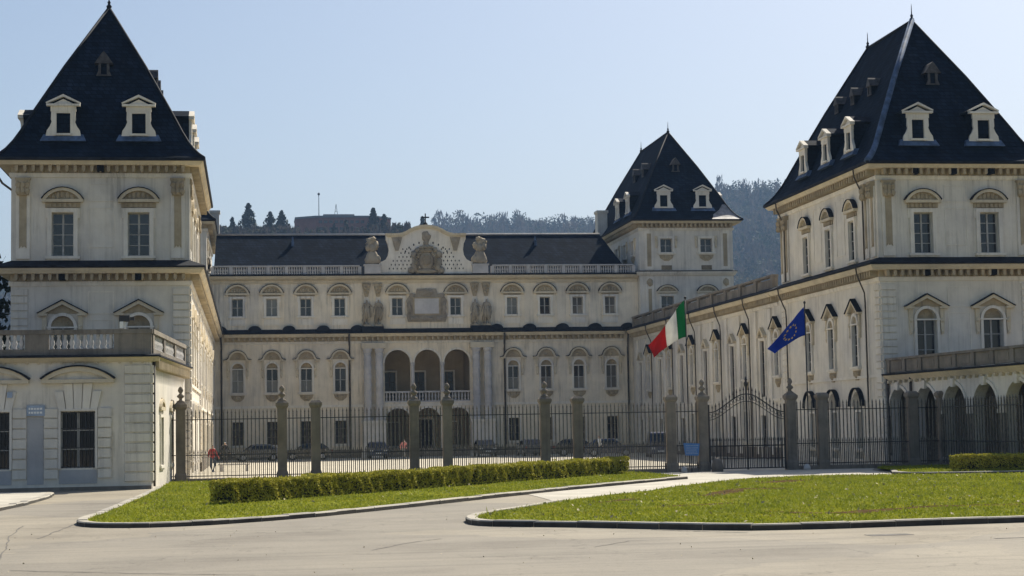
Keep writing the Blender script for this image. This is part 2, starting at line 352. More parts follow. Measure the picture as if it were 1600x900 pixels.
# ------------------------------------------------------------------ windows
KIT = {}
def seg_arc(hw, z0, z1, n=10):          # points of a segmental arch from (-hw,z0) over (0,z1) to (hw,z0)
    h = z1-z0; r = (hw*hw+h*h)/(2*h); cz = z1-r; a = math.asin(min(1, hw/r))
    return [(r*math.sin(-a+2*a*k/n), cz+r*math.cos(-a+2*a*k/n)) for k in range(n+1)]
def offs(pts, t): return [(u*(1+t/abs(pts[0][0])), z+t) for u, z in pts]
def poly_band(m, a, b, d0, d1):
    for (p, q, r_, s_) in zip(a, a[1:], b[1:], b): m.prism([p, q, r_, s_], d0, d1)
def kit(key, w, h, panes=(2, 3), frame=.2, ped=None, pw=1.05, pz0=.45, pz1=1.3, frieze=False, arch=0., sill=True, panel=0., apron=False,
        consoles=False, grille=False, sash='sash', glassm='glass', ears=True, depth=.27, lead=True):
    """surround + sash + panes + pediment; origin: middle of the sill line on the wall plane"""
    P = []; hw = w/2
    m = MB()                                                        # surround
    m.fb(-hw-frame, -hw, 0, .13, -.02, h+.02); m.fb(hw, hw+frame, 0, .13, -.02, h+.02)
    if not arch: m.fb(-hw-frame, hw+frame, 0, .14, h+.02, h+.02+frame)
    else:
        m.band(0, h, hw, hw+frame, 0, 180, 0, .14, 12)
        m.fb(-hw-frame-.05, hw+frame+.05, 0, .16, h-.06, h+.02)
    if ears and not arch:
        m.fb(-hw-frame-.1, -hw-frame, 0, .07, h-.3, h+.02+frame); m.fb(hw+frame, hw+frame+.1, 0, .07, h-.3, h+.02+frame)
    if panel:
        m.fb(-hw-frame, hw+frame, 0, .06, -panel, -.16); m.fb(-hw, hw, .06, .085, -panel+.12, -.28)
    P.append(('window', m.mesh('window', 'trim'), None))
    if sill:
        m = MB(); m.fb(-hw-frame-.12, hw+frame+.12, 0, .22, -.16, -.02); m.fb(-hw-frame-.02, hw+frame+.02, 0, .13, -.24, -.16)
        P.append(('sill', m.mesh('sill', 'trim'), 'window'))
    y0 = depth; nx, nz = panes                                       # sash set back in the reveal
    m = MB(); t = .055
    m.box(-hw, -hw+t, y0, y0+.07, 0, h); m.box(hw-t, hw, y0, y0+.07, 0, h); m.box(-hw+t, hw-t, y0, y0+.07, 0, t); m.box(-hw+t, hw-t, y0, y0+.07, h-t, h)
    for i in range(1, nx):
        u = -hw+w*i/nx; k = .05 if (nx == 2) else .028; m.box(u-k, u+k, y0-.01, y0+.06, t, h-t)
    for j in range(1, nz):
        z = h*j/nz; k = .022
        for i in range(nx): m.box(-hw+w*i/nx+.055, -hw+w*(i+1)/nx-.055, y0+.004, y0+.05, z-k, z+k)
    P.append(('sash', m.mesh('sash', sash), 'window'))
    cw, ch = w/nx, h/nz
    pm = MB(); pm.box(-cw/2+.02, cw/2-.02, 0, .012, .012, ch-.012); pm = pm.mesh('pane', glassm); alt = pm.copy(); alt.materials[0] = M['curtain']; KIT[pm.name] = alt
    for i in range(nx):
        for j in range(nz): P.append(('pane', pm, 'window', (-hw+cw*(i+.5), y0+.045, ch*j)))
    if arch:
        m = MB(); pts = [(arch*math.cos(R(a)), h+arch*math.sin(R(a))) for a in range(0, 181, 15)]
        m.prism(pts, -depth-.05, -depth+.06 if depth > .1 else -.005)
        for a in (35, 90, 145): m.blob(.26*math.cos(R(a)), depth-.04, h+.03+.28*math.sin(R(a)), .09, .05, .1, int(a), .2, 8, 5)
        P.append(('tympanum_panel', m.mesh('tympanum_panel', 'gold', False), 'window'))
    if frieze:
        m = MB(); m.fb(-hw-frame-.12, hw+frame+.12, 0, .08, h+frame+.06, pz0+h-.12)
        for k in range(6):
            u = -hw-frame+(w+2*frame)*(k+.5)/6; m.fb(u-.07, u+.07, .08, .15, h+frame+.07, pz0+h-.14)
        P.append(('frieze', m.mesh('frieze', 'gold'), 'window'))
    if ped:
        z0, z1 = h+pz0, h+pz1; m = MB(); c = MB(); t = MB()
        if ped == 'seg':
            out = seg_arc(pw, z0+.06, z1); inn = seg_arc(pw-.2, z0+.06, z1-.16)
            m.fb(-pw, pw, 0, .26, z0-.1, z0+.06); poly_band(m, inn, out, 0, .26)
            t.prism(inn, 0, .06)
            for k in range(5):
                a = -1+2*(k+.5)/5; t.blob(a*(pw-.45), -.07, z0+.16+.22*(1-a*a)*(z1-z0), .12, .08, .13+.1*(1-a*a), k+3, .25, 8, 5)
            o2 = offs(out, .045); poly_band(c, out, o2, -.0, .31)
        elif ped == 'gable':
            out = [(-pw, z0), (0, z1), (pw, z0)]; inn = [(-pw+.35, z0), (0, z1-.2), (pw-.35, z0)]
            m.prism([(-pw, z0-.12), (-pw+.5, z0-.12), (-pw+.5, z0), (-pw, z0)], 0, .28); m.prism([(pw-.5, z0-.12), (pw, z0-.12), (pw, z0), (pw-.5, z0)], 0, .28)
            poly_band(m, inn, out, 0, .28)
            t.prism([(-pw+.36, z0+.001), (pw-.36, z0+.001), (0, z1-.21)], 0, .05)
            if not arch: t.blob(0, -.06, z0+.15, .3, .07, .14, 5, .2)
            poly_band(c, out, [(-pw-.06, z0+.03), (0, z1+.07), (pw+.06, z0+.03)], 0, .34)
        else:                                                         # broken curve-and-gable head of the court windows
            ar_ = seg_arc(pw*.7, z0+.14, z1, 8); pts = [(-pw, z0), (-pw*.8, z0+.02)]+ar_+[(pw*.8, z0+.02), (pw, z0)]
            inn = [(u*.86, z-.15) for u, z in pts]
            poly_band(m, inn, pts, 0, .27); m.fb(-pw, -pw*.62, 0, .26, z0-.13, z0-.002); m.fb(pw*.62, pw, 0, .26, z0-.13, z0-.002)
            t.prism(inn[2:-2], 0, .05); t.blob(0, -.05, z0+.22, .22, .07, .13, 9, .2)
            poly_band(c, pts, [(u*1.03, z+.05) for u, z in pts], 0, .3)
        P.append(('pediment', m.mesh('pediment', 'cornice'), 'window')); P.append(('tympanum_relief', t.mesh('tympanum_relief', 'gold'), 'window'))
        if lead: P.append(('lead_cap', c.mesh('lead_cap', 'lead'), 'window'))
    if consoles:
        for sg in (-1, 1):
            m = MB(); u = sg*(hw+frame+.17); m.prism([(u-.12, h+pz0-.13), (u+.12, h+pz0-.13), (u+.12, h-.2), (u+.07, h-.85), (u-.07, h-.85), (u-.12, h-.2)], 0, .13)
            m.blob(u, -.12, h-.05, .11, .09, .16, 3, .1); m.blob(u, -.1, h-.72, .08, .07, .12, 4, .1)
            P.append(('console', m.mesh('console', 'cornice'), 'window'))
    if apron:
        m = MB(); m.prism([(-hw-.12, -.24), (hw+.12, -.24), (hw+.02, -.55), (.2, -.82), (-.2, -.82), (-hw-.02, -.55)], 0, .07); m.blob(0, -.08, -.5, .25, .09, .2, 6, .25)
        for sg in (-1, 1): m.blob(sg*hw*.75, -.07, -.42, .14, .08, .14, 7, .2)
        P.append(('apron', m.mesh('apron', 'gold'), 'window'))
    if grille:
        m = MB()
        for k in range(9): u = -hw+w*(k+.5)/9; m.box(u-.011, u+.011, .05, .072, 0, h)
        for z in (.05, h*.36, h*.7, h-.05): m.box(-hw, hw, .073, .083, z-.014, z+.014)
        P.append(('grille', m.mesh('grille', 'iron'), 'window'))
    KIT[key] = P
def win(face, key, u, z, d=0, flat=False):
    """flat: the same window with shallow mouldings and no lead"""
    P = KIT[key]; root = face.put(P[0][0], P[0][1], u=u, z=z, d=d)
    if flat: root.scale = (1, .45, 1)
    cur = rnd.random() < .3 and key in ('court_up', 'court_low', 'tower_low', 'rear_mid', 'side_low'); low = rnd.random() < .5
    for e in P[1:]:
        if flat and e[0] == 'lead_cap': continue
        me = KIT[e[1].name] if (cur and e[0] == 'pane' and (e[3][2] < .9 or not low)) else e[1]
        o = bpy.data.objects.new(e[0], me); COL.objects.link(o); o.parent = root
        if len(e) > 3: o.location = e[3]
    return root
kit('tower_up', 1.14, 2.32, (2, 4), .22, 'seg', 1.07, .66, 1.34, True)
kit('tower_low', 1.2, 2.6, (2, 3), .16, 'gable', 1.28, .72, 1.4, arch=.6, consoles=True)
kit('side_up', 1.0, 2.32, (2, 4), .2, 'seg', .95, .62, 1.3, True, depth=.05, glassm='glassdark')
kit('side_low', .95, 2.5, (2, 4), .18, 'gable', 1.12, .66, 1.45, arch=.47, consoles=True, apron=True, depth=.05, glassm='glassdark')
kit('court_up', 1.0, 1.58, (2, 2), .2, 'seg', 1.08, .46, 1.32, True, panel=.85)
kit('court_low', 1.02, 2.15, (2, 2), .17, 'curve', 1.22, .82, 1.66, arch=.51, consoles=True, apron=True, sash='sash')
kit('court_ground', 1.0, 2.1, (2, 3), .12, sash='sashdark', glassm='glassdark', ears=False)
kit('tall', 1.05, 3.9, (2, 5), .16, 'gable', .85, .35, .95, sill=False, lead=False, sash='sashdark', depth=.05, glassm='glassdark')
kit('rear_sq', 1.15, 1.28, (2, 2), .2, None, apron=True, consoles=True, pz0=.4)
kit('rear_mid', 1.2, 1.6, (2, 2), .2, 'seg', 1.0, .4, 1.05)
kit('low_block', 1.5, 2.52, (2, 3), .1, None, sash='sash', glassm='glassdark', grille=True, ears=False, sill=False, depth=.16)
kit('low_side', 1.1, 2.2, (2, 3), .14, 'seg', .95, .45, .9, sash='sash')
kit('door', 1.15, 2.9, (2, 3), .14, None, depth=.06, sash='sashdark', glassm='glassdark', ears=False, sill=False)

# ------------------------------------------------------------------ shared profiles
def P_corn(z): return [(0, z-.28), (.6, z-.28), (.66, z-.2), (.76, z-.08), (.76, z), (0, z)]
def P_friz(z): return [(0, z-.66), (.03, z-.66), (.03, z-.281), (0, z-.281)]
def P_arch(z): return [(0, z-.9), (.07, z-.9), (.12, z-.72), (.12, z-.665), (0, z-.665)]
def P_skirt(z): return [(0, z+.004), (.84, z+.004), (.87, z+.09), (.0, z+.46)]
def P_gutter(z): return [(.762, z-.06), (.86, z-.04), (.88, z+.1), (.78, z+.1)]
SLOPE = [(0, 0), (.05, .024), (.105, .058), (.165, .108), (.225, .17), (.285, .24), (.36, .325), (.6, .59), (1, 1)]
def slope_inset(t):
    for (a, b), (c, d) in zip(SLOPE, SLOPE[1:]):
        if b <= t <= d: return a+(c-a)*(t-b)/(d-b)
    return 1
def hip_roof(th, x0, x1, y0, y1, z0, z1, r0, r1):
    """bell-cast hip roof on an eave rectangle; ridge from y=r0 to r1"""
    xc = (x0+x1)/2; m = MB(); vs = []
    for a, b in SLOPE:
        z = z0+(z1-z0)*b; X0 = x0+(xc-x0)*a; X1 = x1+(xc-x1)*a; Y0 = y0+(r0-y0)*a; Y1 = y1+(r1-y1)*a
        vs += [(X0, Y0, z), (X1, Y0, z), (X1, Y1, z), (X0, Y1, z)]
    n = len(SLOPE); m.add(vs, [(i*4+k, i*4+(k+1) % 4, (i+1)*4+(k+1) % 4, (i+1)*4+k) for i in range(n-1) for k in range(4)]+[(3, 2, 1, 0)])
    ro = wpart('roof', m.mesh('roof', 'slate', weld=True), th)
    for k in range(4):
        t = MB(); pts = [Vector(vs[i*4+k])+Vector((0, 0, .05)) for i in range(n)]; pale = (k == 0 and x0 > 0 and y0 < 150); t.tube(pts, .19 if pale else .08, 6); part('hip_flashing', t.mesh('hip_flashing', 'copper' if pale else 'lead', True), ro)
    t = MB(); t.tube([(xc, r0, z1+.03), (xc, r1, z1+.03)], .1, 6); part('ridge_cap', t.mesh('ridge_cap', 'lead', True), ro)
    for ry in (r0, r1):
        t = MB(); t.lathe([(.12, z1), (.16, z1+.12), (.06, z1+.25), (.1, z1+.34), (.035, z1+.46), (.02, z1+.95), (.004, z1+1.1)], xc, ry, 8); part('roof_finial', t.mesh('roof_finial', 'lead', True), ro)
    return ro
# dormers, front plane at y=0, sill at z=0
def dormer_kit():
    K = []
    f = MB(); hw = .39; h = 1.22
    f.prism([(-1.0, -.16), (-hw, -.16), (-hw, h+.1), (-.68, h+.1), (-.7, .85), (-.66, .7), (-.76, .45), (-.93, .2), (-.97, .0)], 0, .16)
    f.prism([(1.0, -.16), (.97, .0), (.93, .2), (.76, .45), (.66, .7), (.7, .85), (.68, h+.1), (hw, h+.1), (hw, -.16)], 0, .16)
    f.fb(-hw, hw, 0, .155, h, h+.1); f.fb(-hw, hw, 0, .155, -.16, 0)
    f.fb(-.72, .72, 0, .18, h+.1, h+.4)
    K.append(('dormer', f.mesh('dormer', 'trim')))
    g = MB(); g.fb(-.95, .95, 0, .32, h+.4, h+.52); g.prism([(-.6, h+.522), (.6, h+.522), (0, h+.82)], 0, .16); poly_band(g, [(-.95, h+.522), (0, h+.94), (.95, h+.522)], [(-.98, h+.6), (0, h+1.08), (.98, h+.6)], 0, .32); K.append(('gable', g.mesh('gable', 'trim')))
    s = MB(); s.fb(-.52, .52, .16, .3, -.1, .02); K.append(('sill', s.mesh('sill', 'trim')))
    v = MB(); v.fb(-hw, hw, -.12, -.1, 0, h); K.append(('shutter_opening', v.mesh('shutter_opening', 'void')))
    fr = MB(); fr.fb(-hw, -hw+.05, -.1, -.05, 0, h); fr.fb(hw-.05, hw, -.1, -.05, 0, h); fr.fb(-.02, .02, -.1, -.05, 0, h); fr.fb(-hw+.05, hw-.05, -.099, -.051, h*.62, h*.62+.04); K.append(('sash', fr.mesh('sash', 'darkwood')))
    b = MB(); b.prism([(-.66, -.1), (.66, -.1), (.66, h+.5), (-.66, h+.5)], -2.2, -.002); b.prism([(-.96, h+.6), (0, h+1.09), (.96, h+.6), (.9, h+.51), (-.9, h+.51)], -3.0, -.005); K.append(('dormer_body', b.mesh('dormer_body', 'slate')))
    a = MB(); a.add([(-1.12, -.1, -.02), (1.12, -.1, -.02), (1.3, -.36, -.44), (-1.3, -.36, -.44), (-1.12, .3, -.02), (1.12, .3, -.02), (1.3, .3, -.44), (-1.3, .3, -.44)], [(0, 1, 2, 3), (4, 7, 6, 5), (0, 3, 7, 4), (1, 5, 6, 2), (0, 4, 5, 1), (3, 2, 6, 7)]); K.append(('lead_apron', a.mesh('lead_apron', 'copper')))
    return K
def small_dormer_kit():
    K = []; f = MB(); hw = .16; h = .62
    f.prism([(-.42, -.08), (-hw, -.08), (-hw, h), (-.3, h), (-.3, .2)], 0, .1); f.prism([(.42, -.08), (.3, .2), (.3, h), (hw, h), (hw, -.08)], 0, .1); f.fb(-hw, hw, 0, .098, -.08, 0)
    K.append(('small_dormer', f.mesh('small_dormer', 'dormwood')))
    g = MB(); g.prism([(-.5, h), (.5, h), (.12, h+.55), (0, h+.68), (-.12, h+.55)], -1.2, .16); K.append(('gable', g.mesh('gable', 'dormwood')))
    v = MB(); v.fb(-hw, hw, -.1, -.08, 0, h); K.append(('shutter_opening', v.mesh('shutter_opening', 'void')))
    b = MB(); b.prism([(-.3, 0), (.3, 0), (.3, h), (-.3, h)], -1.2, -.002); K.append(('dormer_body', b.mesh('dormer_body', 'slate')))
    return K
DK, SK = dormer_kit(), small_dormer_kit()
def dormer(th, K, x, y, z, rz, sc=1.):
    o = bpy.data.objects.new(K[0][0], K[0][1]); COL.objects.link(o); o.parent = th; o.location = Vector((x, y, z))-Vector(th.location); o.rotation_euler = (0, 0, R(rz)); o.scale = (sc,)*3
    for n_, me in K[1:]:
        c = bpy.data.objects.new(n_, me); COL.objects.link(c); c.parent = o
def pilaster(face, u, z0, z1, w=.72, flat=False):
    m = MB(); m.fb(u-w/2, u+w/2, 0, .1, z0, z1); o = face.put('pilaster', m, 'trim')
    if flat: o.scale = (1, .4, 1)
    m = MB(); m.prism([(u-w*.26, z0+.55), (u-w*.1, z0+.7), (u, z0+.6), (u+w*.1, z0+.7), (u+w*.26, z0+.55), (u+w*.26, z1-.95), (u-w*.26, z1-.95)], .1, .14)
    p = bpy.data.objects.new('panel_strip', m.mesh('panel_strip', 'gold')); COL.objects.link(p); p.parent = o
    m = MB(); m.taper(u-w*.42, u+w*.42, -.28, 0, z1-.95, z1-.12, -.06, -.02); m.fb(u-w*.55, u+w*.55, 0, .32, z1-.12, z1-.02)
    for i in range(3):
        for j in range(2): m.blob(u+(i-1)*w*.33, -.3, z1-.75+j*.36, .14, .1, .19, i*3+j, .3, 8, 5)
    p = bpy.data.objects.new('capital', m.mesh('capital', 'gold')); COL.objects.link(p); p.parent = o
def quoins(face, u0, u1, z0, z1, n, alt=0., wrap=0):
    h = (z1-z0)/n; g = .055; key = ('q', round(u1-u0, 3), round(h, 3))
    if key not in KIT:
        m = MB(); m.taper(0, u1-u0, 0, h-g, 0, .08, .02, .02); m.v = [(x, -z, y) for x, y, z in m.v]; KIT[key] = m.mesh('quoin_block', 'wall')
    for k in range(n): face.put('quoin_block', KIT[key], u=u0, z=z0+h*k)
def pipe(th, pts, r=.05, name='downpipe'):
    m = MB(); m.tube(pts, r, 6); return wpart(name, m.mesh(name, 'drain', True), th)
# ------------------------------------------------------------------ front towers
Z_MID, Z_EAVE = 11.3, 17.12
def vents(face, us, z):
    for u in us:
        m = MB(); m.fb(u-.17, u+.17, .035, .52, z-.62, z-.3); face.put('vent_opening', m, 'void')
def wall_panel(face, u, w, z0, z1):
    m = MB(); t = .05
    m.fb(u-w/2, u+w/2, 0, .03, z0, z0+t); m.fb(u-w/2, u+w/2, 0, .03, z1-t, z1); m.fb(u-w/2, u-w/2+t, 0, .03, z0+t, z1-t); m.fb(u+w/2-t, u+w/2, 0, .03, z0+t, z1-t)
    face.put('panel_moulding', m, 'trim')
def front_tower(sx, label):
    x0, x1 = (19.35, 28.7) if sx > 0 else (-28.7, -19.35); y0, y1 = 97.6, 116.6; W = x1-x0; D = y1-y0
    th = thing('corner_tower', label, 'tower', ((x0+x1)/2, y0, 0), group='front towers of the palace')
    F = Face(th, x0, y0, 0); S = Face(th, 19.35, y1, -90) if sx > 0 else Face(th, -19.35, y0, 90)
    O = Face(th, x1, y0, 90) if sx > 0 else Face(th, x0, y1, -90); B = Face(th, x1, y1, 180)
    us = (2.68, 6.66)
    holes = [(u-.57, u+.57, 12.0, 14.32) for u in us]+[(u-.6, u+.6, 5.6, 8.8) for u in us]
    F.wall(0, W, 0, 17.0, holes, 'wall', arch=[(u-.6, u+.6, 8.2) for u in us])
    for u in us: win(F, 'tower_up', u, 12.0); win(F, 'tower_low', u, 5.6)
    wy = (101.9, 106.3, 110.8); su = [(y1-y) if sx > 0 else (y-y0) for y in wy]
    holes = [(u-.5, u+.5, 12.0, 14.32) for u in su]+[(u-.475, u+.475, 5.7, 8.675) for u in su]+[(u-.85, u+.85, .25, 4.2) for u in su]
    S.wall(0, D, 0, 17.0, holes, 'wall', arch=[(u-.475, u+.475, 8.2) for u in su]+[(u-.85, u+.85, 3.35) for u in su])
    for u in su:
        win(S, 'side_up', u, 12.0, 0, sx < 0); win(S, 'side_low', u, 5.7, 0, sx < 0)
        m = MB(); m.fb(u-.86, u+.86, -.6, -.45, .24, 4.25); S.put('niche_back', m, 'wall'); win(S, 'court_ground', u, .9, -.12)
        m = MB(); m.band(u, 3.35, .85, 1.05, 0, 180, 0, .12, 12); S.put('arch_moulding', m, 'trim')
        if sx > 0: m = MB(); m.band(u, 3.35, 1.05, 1.1, 0, 180, 0, .3, 12); S.put('lead_cap', m, 'lead')
    O.wall(0, D, 0, 17.0, [], 'wall'); B.wall(0, W, 0, 17.0, [], 'wall')
    for z in (Z_MID, Z_EAVE):
        for n_, pf, mt in (('cornice', P_corn, 'cornice'), ('frieze', P_friz, 'frieze'), ('architrave', P_arch, 'trim')):
            wpart(n_, MB().ring(x0, x1, y0, y1, pf(z)).mesh(n_, mt), th)
        for f, L in ((F, W), (S, D)): brackets(f, .1, L-.1, z-.64, z-.285, .5)
    wpart('skirt_roof', MB().ring(x0, x1, y0, y1, P_skirt(Z_MID)).mesh('skirt_roof', 'lead'), th)
    wpart('gutter', MB().ring(x0, x1, y0, y1, P_gutter(Z_EAVE-.02)).mesh('gutter', 'lead'), th)
    vents(F, (W/2,) if sx < 0 else (us[0]-.5, W/2-.2, us[1]+.1), Z_EAVE); vents(F, us, Z_MID)
    for u in (.62, W-.62): pilaster(F, u, 11.85, 16.2)
    for u in (.62, 1.7, D-.62, D-1.7): pilaster(S, u, 11.85, 16.2, .6, sx < 0)
    wall_panel(F, W/2, 1.35, 12.45, 14.6); wall_panel(F, W/2, 1.35, 14.95, 15.9); wall_panel(F, W/2, 1.35, 8.9, 10.1); wall_panel(F, W/2, 1.35, 5.6, 8.6)
    for a, b in zip(sorted(su), sorted(su)[1:]): wall_panel(S, (a+b)/2, 1.5, 12.45, 15.9)
    quoins(F, .02, .9, .6, 10.3, 24); quoins(F, W-.9, W-.02, .6, 10.3, 24); quoins(S, .02, .9, .6, 10.3, 24); quoins(S, D-.9, D-.02, .6, 10.3, 24)
    m = MB(); m.fb(0, D, 0, .09, 4.95, 5.12); S.put('string_course', m, 'trim'); m = MB(); m.fb(0, W, 0, .09, 4.95, 5.12); F.put('string_course', m, 'trim')
    e = .82; z0, z1 = Z_EAVE+.03, 26.8; r0, r1 = 103.3, 111.2
    hip_roof(th, x0-e, x1+e, y0-e, y1+e, z0, z1, r0, r1)
    def yin(z): return y0-e+slope_inset((z-z0)/(z1-z0))*(r0-y0+e)
    def xin(z): return slope_inset((z-z0)/(z1-z0))*(W/2+e)-e
    for u in us: dormer(th, DK, x0+u, yin(18.5)-.12, 18.62, 0, .93)
    dormer(th, SK, (x0+x1)/2-.05, yin(22.3)-.12, 22.35, 0)
    for y in (102.2, 106.6, 111.2):
        for fx, rz in ((x0+xin(18.5)-.12, -90), (x1-xin(18.5)+.12, 90)): dormer(th, DK, fx, y, 18.62, rz, .9)
    for y in (103.9, 107.0, 110.1):
        for fx, rz in ((x0+xin(22.3)-.12, -90), (x1-xin(22.3)+.12, 90)): dormer(th, SK, fx, y, 22.35, rz, .8)
    px, q = (19.35, -1) if sx > 0 else (-19.35, 1)
    for y in (99.1, 114.6) if sx > 0 else ():
        pipe(th, [(px+q*.85, y, 17.0), (px+q*.8, y+.05, 16.6), (px+q*.2, y+.5, 15.7), (px+q*.15, y+.55, 15.0), (px+q*.15, y+.55, 11.8)])
        pipe(th, [(px+q*.88, y, 11.3), (px+q*.82, y+.05, 10.9), (px+q*.2, y+.6, 9.9), (px+q*.15, y+.65, 9.3), (px+q*.15, y+.65, .1)])
    if sx < 0:
        pipe(th, [(x0-.75, y0-.3, 17.0), (x0-.8, y0-.3, 16.5), (x0-.45, y0-.1, 15.9), (x0+.02, y0+.05, 15.55), (x0+.05, y0+.3, 15.4)], .06)
    return th
front_tower(-1, 'near tower with steep slate roof rising behind the low balustraded building')
front_tower(1, 'near tower with steep slate roof and pale hip flashing, standing by the arcaded portico')

# ------------------------------------------------------------------ main block across the courtyard
XW = [s*(7.98+3.09*k) for s in (-1, 1) for k in range(4)]
mb_ = thing('main_palace_block', 'wide cream palace front with curved central gable and three-arched loggia at courtyard end', 'palace', (0, 164.3, 0))
Fm = Face(mb_, 0, 164.3, 0)
AX = (-2.75, 0, 2.75)
holes = [(x-.5, x+.5, 12.98, 14.56) for x in XW]+[(x-.5, x+.5, 12.98, 14.56) for x in (-2.7, 2.7)]
holes += [(x-.51, x+.51, 6.05, 8.71) for x in XW]+[(x-.5, x+.5, 1.3, 3.4) for x in XW]
holes += [(x-1.19, x+1.19, 5.0, 9.79) for x in AX]+[(x-1.18, x+1.18, .04, 4.45) for x in AX]
Fm.wall(-19.94, 19.94, 0, 16.6, holes, 'wallfar', depth=.5, arch=[(x-.51, x+.51, 8.2) for x in XW]+[(x-1.19, x+1.19, 8.6) for x in AX]+[(x-1.18, x+1.18, 3.27) for x in AX])
for x in XW: win(Fm, 'court_up', x, 12.98); win(Fm, 'court_low', x, 6.05); win(Fm, 'court_ground', x, 1.3)
for x in (-2.7, 2.7): win(Fm, 'court_up', x, 12.98)
# pale strips between the bays
for s in (-1, 1):
    for k in range(5):
        x = s*(7.98-1.545+3.09*k)
        if k in (1, 2, 3):
            m = MB(); m.fb(x-.42, x+.42, 0, .035, 12.1, 15.6); Fm.put('pilaster_strip', m, 'wallfar'); m = MB(); m.fb(x-.4, x+.4, 0, .035, 4.6, 10.3); Fm.put('pilaster_strip', m, 'wallfar')
        m = MB()
        if k < 5:
            pts = [(x-.62, 11.42)]+[(x+.62*math.cos(R(a)), 11.62+.46*math.sin(R(a))) for a in range(180, -1, -20)]+[(x+.62, 11.42)]
            m.prism(pts, 0, .62); Fm.put('lead_hood', m, 'lead')
m = MB(); m.fb(-19.3, 19.3, 0, .09, 4.62, 4.84); Fm.put('string_course', m, 'trim')
m = MB(); m.fb(-19.3, 19.3, 0, .12, .0, .75); Fm.put('plinth', m, 'pillar')
for n_, pf, mt in (('cornice', P_corn, 'cornice'), ('frieze', P_friz, 'frieze'), ('architrave', P_arch, 'trim'), ('skirt_roof', P_skirt, 'lead')): Fm.sweep(n_, pf(Z_MID), -18.45, 18.45, mt)
brackets(Fm, -18.4, 18.4, Z_MID-.64, Z_MID-.285, .5, .5, .2)
Fm.sweep('top_cornice', [(0, 15.95), (.1, 15.95), (.14, 16.2), (.5, 16.35), (.62, 16.5), (.62, 16.6), (0, 16.6)], -19.9, 19.9, 'cornice')
Fm.sweep('top_gutter', [(0, 16.604), (.68, 16.604), (.7, 16.74), (0, 16.78)], -19.9, 19.9, 'lead')
# roof balustrade: piers, rails and small balusters
bal = MB().lathe([(.05, 0), (.085, .06), (.05, .12), (.09, .26), (.05, .42), (.075, .5)], n=6)
for s in (-1, 1):
    xs = [s*(6.15+1.665*k) for k in range(9)]
    for x in xs:
        m = MB(); m.fb(x-.16, x+.16, .1, .44, 16.78, 17.46); Fm.put('balustrade_pier', m, 'marble')
    m = MB(); a, b = sorted((xs[0], xs[-1])); m.fb(a, b, .06, .48, 17.462, 17.58); Fm.put('balustrade_rail', m, 'marble')
    for p, q in zip(xs, xs[1:]):
        p, q = sorted((p, q)); m = MB(); n = 6
        for k in range(n):
            o = len(m.v); c = p+.16+(q-p-.32)*(k+.5)/n; m.add([(vx*1.05+c, vy-.27, vz*1.3+16.79) for vx, vy, vz in bal.v], bal.f)
        Fm.put('baluster_row', m, 'marble', stuff=True)
# roof
m = MB(); m.add([(-19.4, 165.0, 16.7), (19.4, 165.0, 16.7), (17.5, 170.0, 21.05), (-19.2, 170.0, 21.05), (-19.4, 176.5, 16.0), (19.4, 176.5, 16.0)], [(0, 1, 2, 3), (3, 2, 5, 4), (0, 3, 4), (1, 5, 2), (0, 4, 5, 1)])
rf = wpart('roof', m.mesh('roof', 'slate'), mb_)
part('ridge_cap', MB().tube([(-19.2, 170, 21.07), (17.5, 170, 21.07)], .12, 6).mesh('ridge_cap', 'marble', True), rf)
for x in (-12.1, -5.4+.6, 11.0):
    m = MB(); m.box(x-.12, x+.12, 168.6, 169.3, 19.7, 20.35); m.tube([(x, 168.9, 20.3), (x, 168.9, 20.75)], .09); part('roof_vent', m.mesh('roof_vent', 'copper'), rf)
m = MB(); m.box(-19.9, 19.9, 176.4, 176.5, 0, 16); wpart('back_wall', m.mesh('back_wall', 'wall'), mb_)
# curved central gable
half = [(.0, 21.1), (.55, 21.06), (1.05, 20.93), (1.5, 20.72), (1.85, 20.5), (2.2, 20.36), (2.6, 20.3), (3.68, 20.3), (3.68, 20.0), (3.5, 19.55), (3.42, 19.0), (3.5, 18.5), (3.72, 18.12), (4.05, 17.92), (4.3, 17.88), (4.3, 16.78)]
poly = half+[(-x, z) for x, z in reversed(half[1:])]
gm = MB()
for (a, b) in zip(half, half[1:]):                                   # slices, so that the concave outline fills cleanly
    pass
zs = sorted({z for x, z in half}); 
def half_x(z):
    best = 0
    for (x0_, z0_), (x1_, z1_) in zip(half, half[1:]):
        lo, hi = min(z0_, z1_), max(z0_, z1_)
        if lo <= z <= hi and hi > lo: best = max(best, x0_+(x1_-x0_)*(z-z0_)/(z1_-z0_))
    return best
for a, b in zip(zs, zs[1:]):
    e_ = 1e-4; xa, xb = half_x(a+e_), half_x(b-e_); gm.prism([(-xa, a), (xa, a), (xb, b), (-xb, b)], -.45, .35)
gb = Fm.put('gable_wall', gm, 'trim')
cp = MB()
top = [(-x, z) for x, z in reversed(half[1:8])]+half[:8]
poly_band(cp, top, [(x*1.015, z+.2) for x, z in top], -.55, .62); poly_band(cp, [(x*.985, z-.14) for x, z in top], top, .35, .5)
o = bpy.data.objects.new('gable_coping', cp.mesh('gable_coping', 'cornice')); COL.objects.link(o); o.parent = gb
for s in (-1, 1):
    m = MB(); m.prism([(s*2.55, 18.9), (s*2.2, 20.15), (s*3.2, 20.15), (s*2.85, 18.9)], .35, .5); m.blob(s*2.7, -.5, 19.7, .35, .1, .4, 4, .25)
    o = bpy.data.objects.new('gable_console', m.mesh('gable_console', 'relief')); COL.objects.link(o); o.parent = gb
m = MB(); m.blob(0, -.42, 20.2, .42, .14, .48, 2, .2); m.blob(0, -.45, 19.6, .25, .12, .3, 3, .2)
